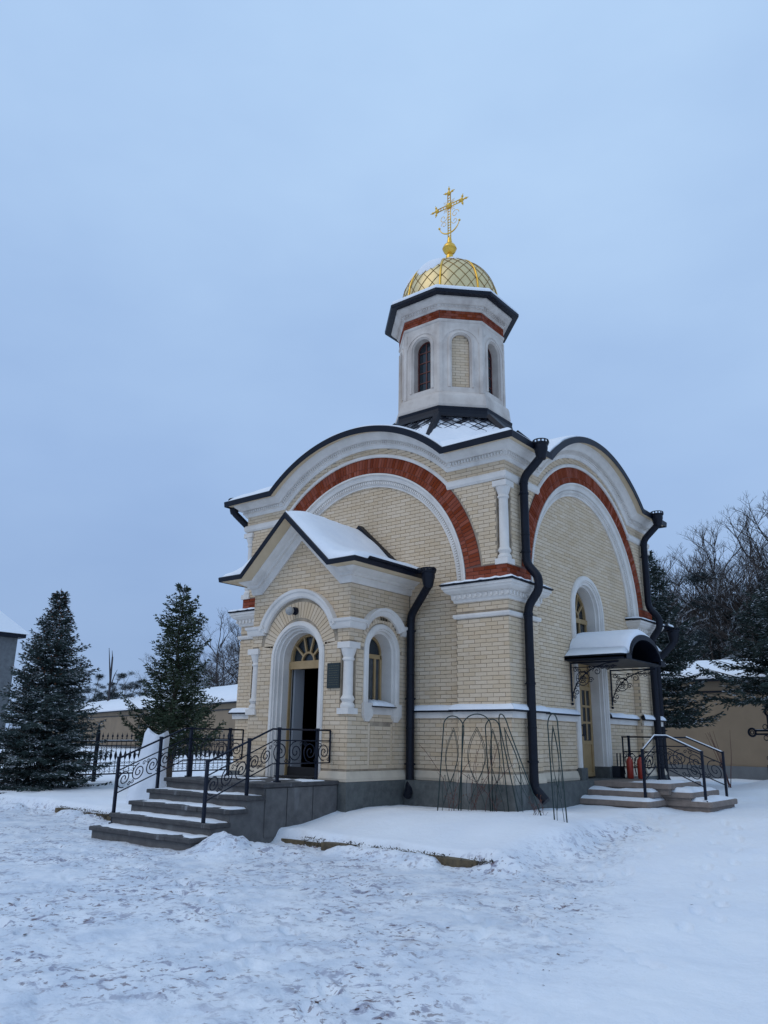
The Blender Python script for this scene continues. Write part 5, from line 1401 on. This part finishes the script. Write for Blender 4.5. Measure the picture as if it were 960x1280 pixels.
# ------------------------------------------------------------------ trees
def conifer(name,loc,h,rb,seed,needle,label,zlow=.25,droop=.35,whorl=.24,nb=7,twig=.13,blade=(.10,.035),rise=.0,power=.85,tip=False,jit=.2,cat='tree',dens=1.0,group=None,bark=BARK,rotz=0):
    rn=random.Random(seed); t_=thing(name,loc,label,cat,group)
    L0=Vector(loc)
    tb=Mesh(); tb.tube([L0+Vector((rn.uniform(-.02,.02)*i,rn.uniform(-.02,.02)*i,h*i/8-.1*(i==0))) for i in range(9)],[.018*h*(1-i/8.)+.012 for i in range(9)],7)
    nd=Mesh(); bd=Mesh(); V=nd.v; Fc=nd.f
    def blade_at(p,d,ln,wd):
        s=d.cross(Vector((rn.uniform(-1,1),rn.uniform(-1,1),rn.uniform(-.2,1)))); 
        if s.length<1e-4: return
        s=s.normalized()*wd; n=len(V); q=p+d*ln
        V.append(tuple(p)); V.append(tuple(p+d*ln*.45+s)); V.append(tuple(q)); V.append(tuple(p+d*ln*.45-s)); Fc.append((n,n+1,n+2,n+3))
    z=zlow
    while z<h-.05:
        t=(z-zlow)/(h-zlow); R0=rb*(1-t)**power*(.9+.1*math.sin(z*9)); k0=nb if t<.85 else max(4,nb-3)
        for k in range(k0):
            a=2*PI*(k+rn.random()*.8)/k0+z*3; ln=max(.12,R0*rn.uniform(.95-jit*1.4,1.0+jit*.6)); d=Vector((math.cos(a),math.sin(a),0))
            el=rise+(-droop*(1-t*1.5)); ns=max(3,int(ln/twig)); p=L0+Vector((0,0,z+rn.uniform(-.08,.08))); pts=[p]; 
            sl=ln/ns; side=Vector((-d.y,d.x,0))
            for i in range(ns):
                f=(i+1)/ns; e=el+ (.55*f*f if True else 0)*(1+rise); dd=(d+Vector((0,0,e))+side*rn.uniform(-.08,.08)).normalized(); p=p+dd*sl; pts.append(p)
                tl=(1-f)*ln*.42+.10
                if f<.12: continue
                for s in (-1,1):
                    td=(side*s*rn.uniform(.7,1.1)+d*rn.uniform(.5,.9)+Vector((0,0,rn.uniform(-.28,.06)+rise*.8))).normalized(); tt=tl*rn.uniform(.7,1.15); m=max(2,int(tt/.065*dens))
                    for j in range(m):
                        q=p+td*tt*(j+.3)/m
                        blade_at(q,(td+Vector((rn.uniform(-.7,.7),rn.uniform(-.7,.7),rn.uniform(-.5,.5)))).normalized(),blade[0]*rn.uniform(.7,1.2),blade[1]*rn.uniform(.6,1.2))
                for j in range(2): blade_at(p,(dd+Vector((rn.uniform(-.6,.6),rn.uniform(-.6,.6),rn.uniform(-.3,.5)))).normalized(),blade[0]*1.1,blade[1])
            tb.tube([pts[0],pts[len(pts)//2],pts[-1]],[.010+.006*ln,.008+.003*ln,.003],4)
            if tip and t>.45:
                q=pts[-1]
                for j in range(3):
                    n=len(bd.v); dd2=Vector((rn.uniform(-.3,.3)+d.x*.6,rn.uniform(-.3,.3)+d.y*.6,rn.uniform(.1,.6))).normalized()*.09; s=dd2.cross(Vector((0,0,1))).normalized()*.016
                    bd.v+= [tuple(q),tuple(q+dd2*.5+s),tuple(q+dd2),tuple(q+dd2*.5-s)]; bd.f.append((n,n+1,n+2,n+3))
        z+=whorl*(1-.45*t)*rn.uniform(.85,1.15)
    # leader
    for j in range(10): blade_at(L0+Vector((0,0,h-.35+.04*j)),Vector((rn.uniform(-.6,.6),rn.uniform(-.6,.6),1)).normalized(),blade[0],blade[1])
    fast('trunk',tb,bark,t_); fast('foliage',nd,needle,t_,kind='stuff')
    if bd.f: fast('bud_tip',bd,BUDS,t_,kind='stuff')
    return t_
gl=lambda x,y:float(gz(x,y))
conifer('spruce_tree',(-13.9,-.9,gl(-13.9,-.9)),5.28,2.3,3,NEED,'bushy blue-green spruce dusted with snow at the left edge, its crown tip reddish brown',zlow=.12,droop=.30,whorl=.20,nb=12,twig=.10,blade=(.10,.016),tip=True,power=.92,dens=2.5,jit=.30)
conifer('pine_tree',(-12.7,2.4,gl(-12.7,2.4)),5.78,1.75,5,NEED2,'young conifer with chunky upturned green branches just left of the chapel',zlow=.70,droop=-.05,whorl=.28,nb=7,twig=.10,blade=(.10,.019),rise=.34,power=.64,dens=3.2,jit=.33)
conifer('spruce_tree',(-1.7,11.8,.4),6.9,2.1,7,NEED3,'dark spruce close behind the right rear corner of the chapel',zlow=1.7,droop=.22,whorl=.22,nb=9,twig=.13,blade=(.13,.022),dens=1.5,rise=.12,power=.75)
conifer('spruce_tree',(2.05,12.4,.45),6.0,2.9,9,NEED3,'dark spruce reaching in from the right edge above the metal cross',zlow=2.3,droop=.15,whorl=.26,nb=9,twig=.14,blade=(.13,.022),dens=2.2,rise=.05,power=.75)
def baretree(name,loc,h,seed,label,m=BARKF,spread=.55,depth=6,trunk=.30,pine=0,group=None,r0=None):
    rn=random.Random(seed); t_=thing(name,loc,label,'tree',group); L0=Vector(loc); mb=Mesh(); nd=Mesh()
    rr=r0 or h*.013
    def seg(p,d,l,r,k):
        n=3 if k>1 else 5; pts=[p]; dd=d
        for i in range(3 if k<4 else 2):
            dd=(dd+Vector((rn.uniform(-1,1),rn.uniform(-1,1),rn.uniform(-.5,.8)))*.13).normalized(); p=p+dd*l/3; pts.append(p)
        mb.tube(pts,[r*(1-.35*i/(len(pts)-1)) for i in range(len(pts))],n if r>.03 else 3,cap=False)
        if k>=depth:
            if pine:
                for j in range(pine):
                    q=p+Vector((rn.gauss(0,.28),rn.gauss(0,.28),rn.gauss(0,.13))); a=Vector((rn.uniform(-1,1),rn.uniform(-1,1),rn.uniform(-.3,.6))).normalized()*rn.uniform(.10,.22); b=a.cross(Vector((rn.random(),rn.random(),1))).normalized()*.028
                    nd.add([q,q+a*.5+b,q+a,q+a*.5-b],[(0,1,2,3)])
            return
        nb=3 if k<2 else rn.choice((2,3,3))
        for j in range(nb):
            a=rn.uniform(0,2*PI); o=Vector((math.cos(a),math.sin(a),rn.uniform(-.2,.5))); nd_=(dd*(1-spread*.3)+o*spread*rn.uniform(.6,1.2)).normalized()
            st_=pts[-1] if j<2 else pts[rn.randint(1,len(pts)-1)]
            seg(st_,nd_,l*rn.uniform(.62,.86),r*.62,k+1)
    p=L0; k=0; tr=[p+Vector((0,0,-.3))]; d=Vector((0,0,1)); n=7; th=h*trunk
    for i in range(n):
        d=(d+Vector((rn.uniform(-.05,.05),rn.uniform(-.05,.05),.1))).normalized(); p=p+d*(h*.62)/n; tr.append(p)
    mb.tube(tr,[rr*(1-.62*i/n) for i in range(n+1)],7)
    for i in range(2,n+1):
        if (i/n)*.62<trunk: continue
        for j in range(2 if not pine else 2):
            a=rn.uniform(0,2*PI); o=Vector((math.cos(a),math.sin(a),rn.uniform(.25,.9)*(1 if not pine else .4)))
            seg(tr[i],o.normalized(),h*.15*(1.15-.4*i/n),rr*.38,2)
    seg(tr[-1],Vector((0,0,1)),h*.14,rr*.38,2); 
    fast('trunk',mb,m,t_)
    if pine: fast('crown',nd,NEEDF,t_,kind='stuff')
    return t_
def place(proto,x,y,sc,rot,label,z=.4): return copytree(proto,(x,y,z),rot,label,sc)
GR='trees standing beyond the perimeter wall on the right'; GL='bare trees beyond the perimeter wall on the left'; GH='dark trees massed on the far left horizon'
b1=baretree('bare_tree',(-1.6,31,.4),13.4,31,'tallest bare deciduous tree at the right edge, above the snowy wall',BARKS,spread=.62,depth=7,trunk=.22,group=GR)
b2=baretree('bare_tree',(-7.2,36,.4),11.6,37,'bare tree with snow lined boughs beside the chapel gutter, right side',BARKS,spread=.55,depth=7,trunk=.25,group=GR)
p1=baretree('pine_tree',(-6.0,31.5,.4),11.2,41,'tall dark pine with clumped crown right behind the chapel',BARKS,spread=.5,depth=4,trunk=.30,pine=190,group=GR)
p2=baretree('pine_tree',(-3.0,34,.4),11.8,43,'broad dark pine crown below the tallest bare tree',BARKS,spread=.6,depth=4,trunk=.22,pine=210,group=GR)
rn=random.Random(4); lab='dark tree in the thick wood beyond the wall right of the chapel'
k=0
for (x,y,s_,pr_) in [(-8.6,33,.86,p1),(-4.6,29,.80,p2),(-1.6,30,.86,p1),(.6,31,.92,p2),(-2.6,27,.70,p1),(-.2,27.5,.74,p2),(-5.6,38,1.0,p2),(-3.4,40,1.05,p1),(-9.5,42,1.0,p1),(-11,40,.92,p2),(-1.0,42,1.1,p2),(-7.0,44,1.1,p1),
                   (-3.6,33,1.0,b2),(0.4,34,1.0,b1),(-5.2,42,1.15,b1),(-9.0,37,.9,b2),(-2.2,37,1.1,b2),(-6.4,29,.75,b2),(-10.5,45,1.2,b1),(1.8,29,.95,b2),(-4.2,26,.55,p2),(-6.6,28,.66,p1),(-1.4,25.5,.58,p2),(1.5,26,.7,p1),(2.5,33,1.0,p1),(-12.5,47,1.15,p2),(-7.9,34,1.0,b2),(-5.9,33,1.02,b1),(-4.4,36,1.1,b2),(-1.2,33,1.05,b2),(-.4,36,1.12,b1),(-2.9,30,.85,b1),(-6.8,40,1.15,b1),(-8.8,45,1.25,b2),(-2.2,44,1.3,b1),(.6,40,1.2,b2),(-1.0,29.5,1.08,b1),(-3.0,31,1.0,b1),(-.2,32,1.2,b1),(-7.6,31.5,.98,b2),(-9.2,35,1.12,b2),(-5.0,30.5,.92,b2),(-6.6,35,1.05,b1)]:
    nm='bare tree with fine grey twigs' if pr_ in (b1,b2) else 'dark snow flecked pine'
    place(pr_,x,y,s_,rn.uniform(0,6.28),nm+' in the wood beyond the right hand wall')
lb='slender bare grey tree behind the snowy perimeter wall left of the chapel'
for (x,y,s_) in [(-56,36,.80),(-51,37,.86),(-47.5,35,.98),(-45,38,1.08),(-42,35,.95),(-60,40,.80),(-53,41,1.0),(-48,43,1.15),(-40,36,.95),(-44,44,1.2),(-57,45,.95),(-37,37,.95),(-50,33,.84),(-46,32,.92),(-43,31,.86),(-52,46,1.1),(-54,32,.72),(-48.5,38,1.0),(-41.5,39,1.1),(-62,46,.9),(-66,49,.85),(-71,50,.8)]:
    place(b2 if rn.random()<.5 else b1,x,y,s_,rn.uniform(0,6.28),lb)['group']=GL
d_=thing('dead_tree',(-66,34.5,.3),'lone broken tree trunk standing above the left wall','tree')
mb=Mesh(); mb.tube([(-66,34.5,-.2),(-66,34.5,5),(-66.1,34.5,9.2)],[.17,.14,.09],6); mb.tube([(-66,34.5,6.5),(-66.5,34.5,8.6),(-66.9,34.5,10.2)],[.10,.07,.03],4); mb.tube([(-66,34.5,6.0),(-65.4,34.5,7.4),(-65,34.5,7.9)],[.08,.05,.02],4); mb.tube([(-66.05,34.5,9),(-66.3,34.5,9.9)],[.08,.02],4)
fast('trunk',mb,BARKF,d_)
lh='tree in the dark band of far woods on the left horizon'
for k in range(26):
    f=k/25; x=-150+75*f+rn.uniform(-2,2); y=78+rn.uniform(-8,10)
    place(p1 if k%2 else p2,x,y,.95+.25*rn.random()+.1*math.sin(k),rn.uniform(0,6.28),lh)['group']=GH
for k in range(10):
    place(p1 if k%2 else p2,-98-8*k+rn.uniform(-3,3),58+rn.uniform(-3,3),.7+.2*rn.random(),rn.uniform(0,6.28),lh)['group']=GH
# bare sapling near the left building
place(b2,-80,22,.9,1.2,'thin bare tree in front of the distant grey tower at the left edge')
# distant wooded ridge
mb=Mesh(); rows=[]
for (dd,zz) in ((0,-1),(4,1)):
    rows.append([(-420+7*i, 190+.35*abs(i-60)+dd*3, (-1 if zz<0 else 13+9*float(fbm(i*.23,1,1,2)))) for i in range(130)])
mb.rows(rows); far=fast('wooded_hills',mb,NEEDF,kind='structure')
# ------------------------------------------------------------------ ornate metal grave cross
cxx,cyy_=1.10,13; g=gl(cxx,cyy_)
t_=thing('memorial_cross',(cxx,cyy_,g),'dark openwork metal cross with ringed arms on a block base at the right edge','cross')
mb=Mesh(); mb.box(cxx-.16,cxx+.16,cyy_-.14,cyy_+.14,g-.3,g+.55); mb.box(cxx-.2,cxx+.2,cyy_-.17,cyy_+.17,g-.3,g+.12); build('base_block',mb,IRON,t_)
mb=Mesh(); X2=lambda u,z:(cxx+u*.95,cyy_-u*.3,g+z)
for s in (-.05,.05): mb.tube([X2(s,.5),X2(s,1.95)],.030,6); mb.tube([X2(-.5,1.45+s),X2(.5,1.45+s)],.030,6)
for z in [ .6+.14*i for i in range(9)]: mb.tube([X2(-.05,z),X2(.05,z+.1)],.010,4)
for (u,z) in ((-.58,1.45),(.58,1.45),(0,2.03)):
    mb.tube([X2(u+.11*math.cos(a),z+.11*math.sin(a)) for a in [2*PI*i/18 for i in range(19)]],.034,5); mb.tube([X2(u+.05*math.cos(a),z+.05*math.sin(a)) for a in [2*PI*i/10 for i in range(11)]],.016,5)
for a in (45,135,225,315):
    mb.tube([X2(.22*math.cos(R(a))+.07*math.cos(b_),1.45+.22*math.sin(R(a))+.07*math.sin(b_)) for b_ in [2*PI*i/12 for i in range(13)]],.014,4)
for s in (-1,1): spiral(mb,X2,(s*.14,.75),.12,.02,PI/2,1.2*s,.012,20)
build('cross_bars',mb,IRON,t_)
mb=Mesh(); mb.tube([(X2(-.5,1.52)),(X2(-.1,1.52))],.016,5); build('arm_snow',mb,SNOW,t_,smooth=True)
# sapling twigs near the right wall
t_=thing('sapling',(.4,11,.5),'thin bare reddish sapling stems in front of the ochre wall','shrub'); mb=Mesh(); rn=random.Random(9)
z=gl(.4,11)
for k in range(6):
    p=Vector((.4+rn.uniform(-.05,.05),11,z-.05)); d=Vector((rn.uniform(-.35,.1),rn.uniform(-.2,.2),1)).normalized(); pts=[p]
    for i in range(6): d=(d+Vector((rn.uniform(-.1,.1),0,.02))).normalized(); p=p+d*.26; pts.append(p)
    mb.tube(pts,[.012*(1-.12*i) for i in range(7)],4)
fast('stem',mb,TWIG,t_)
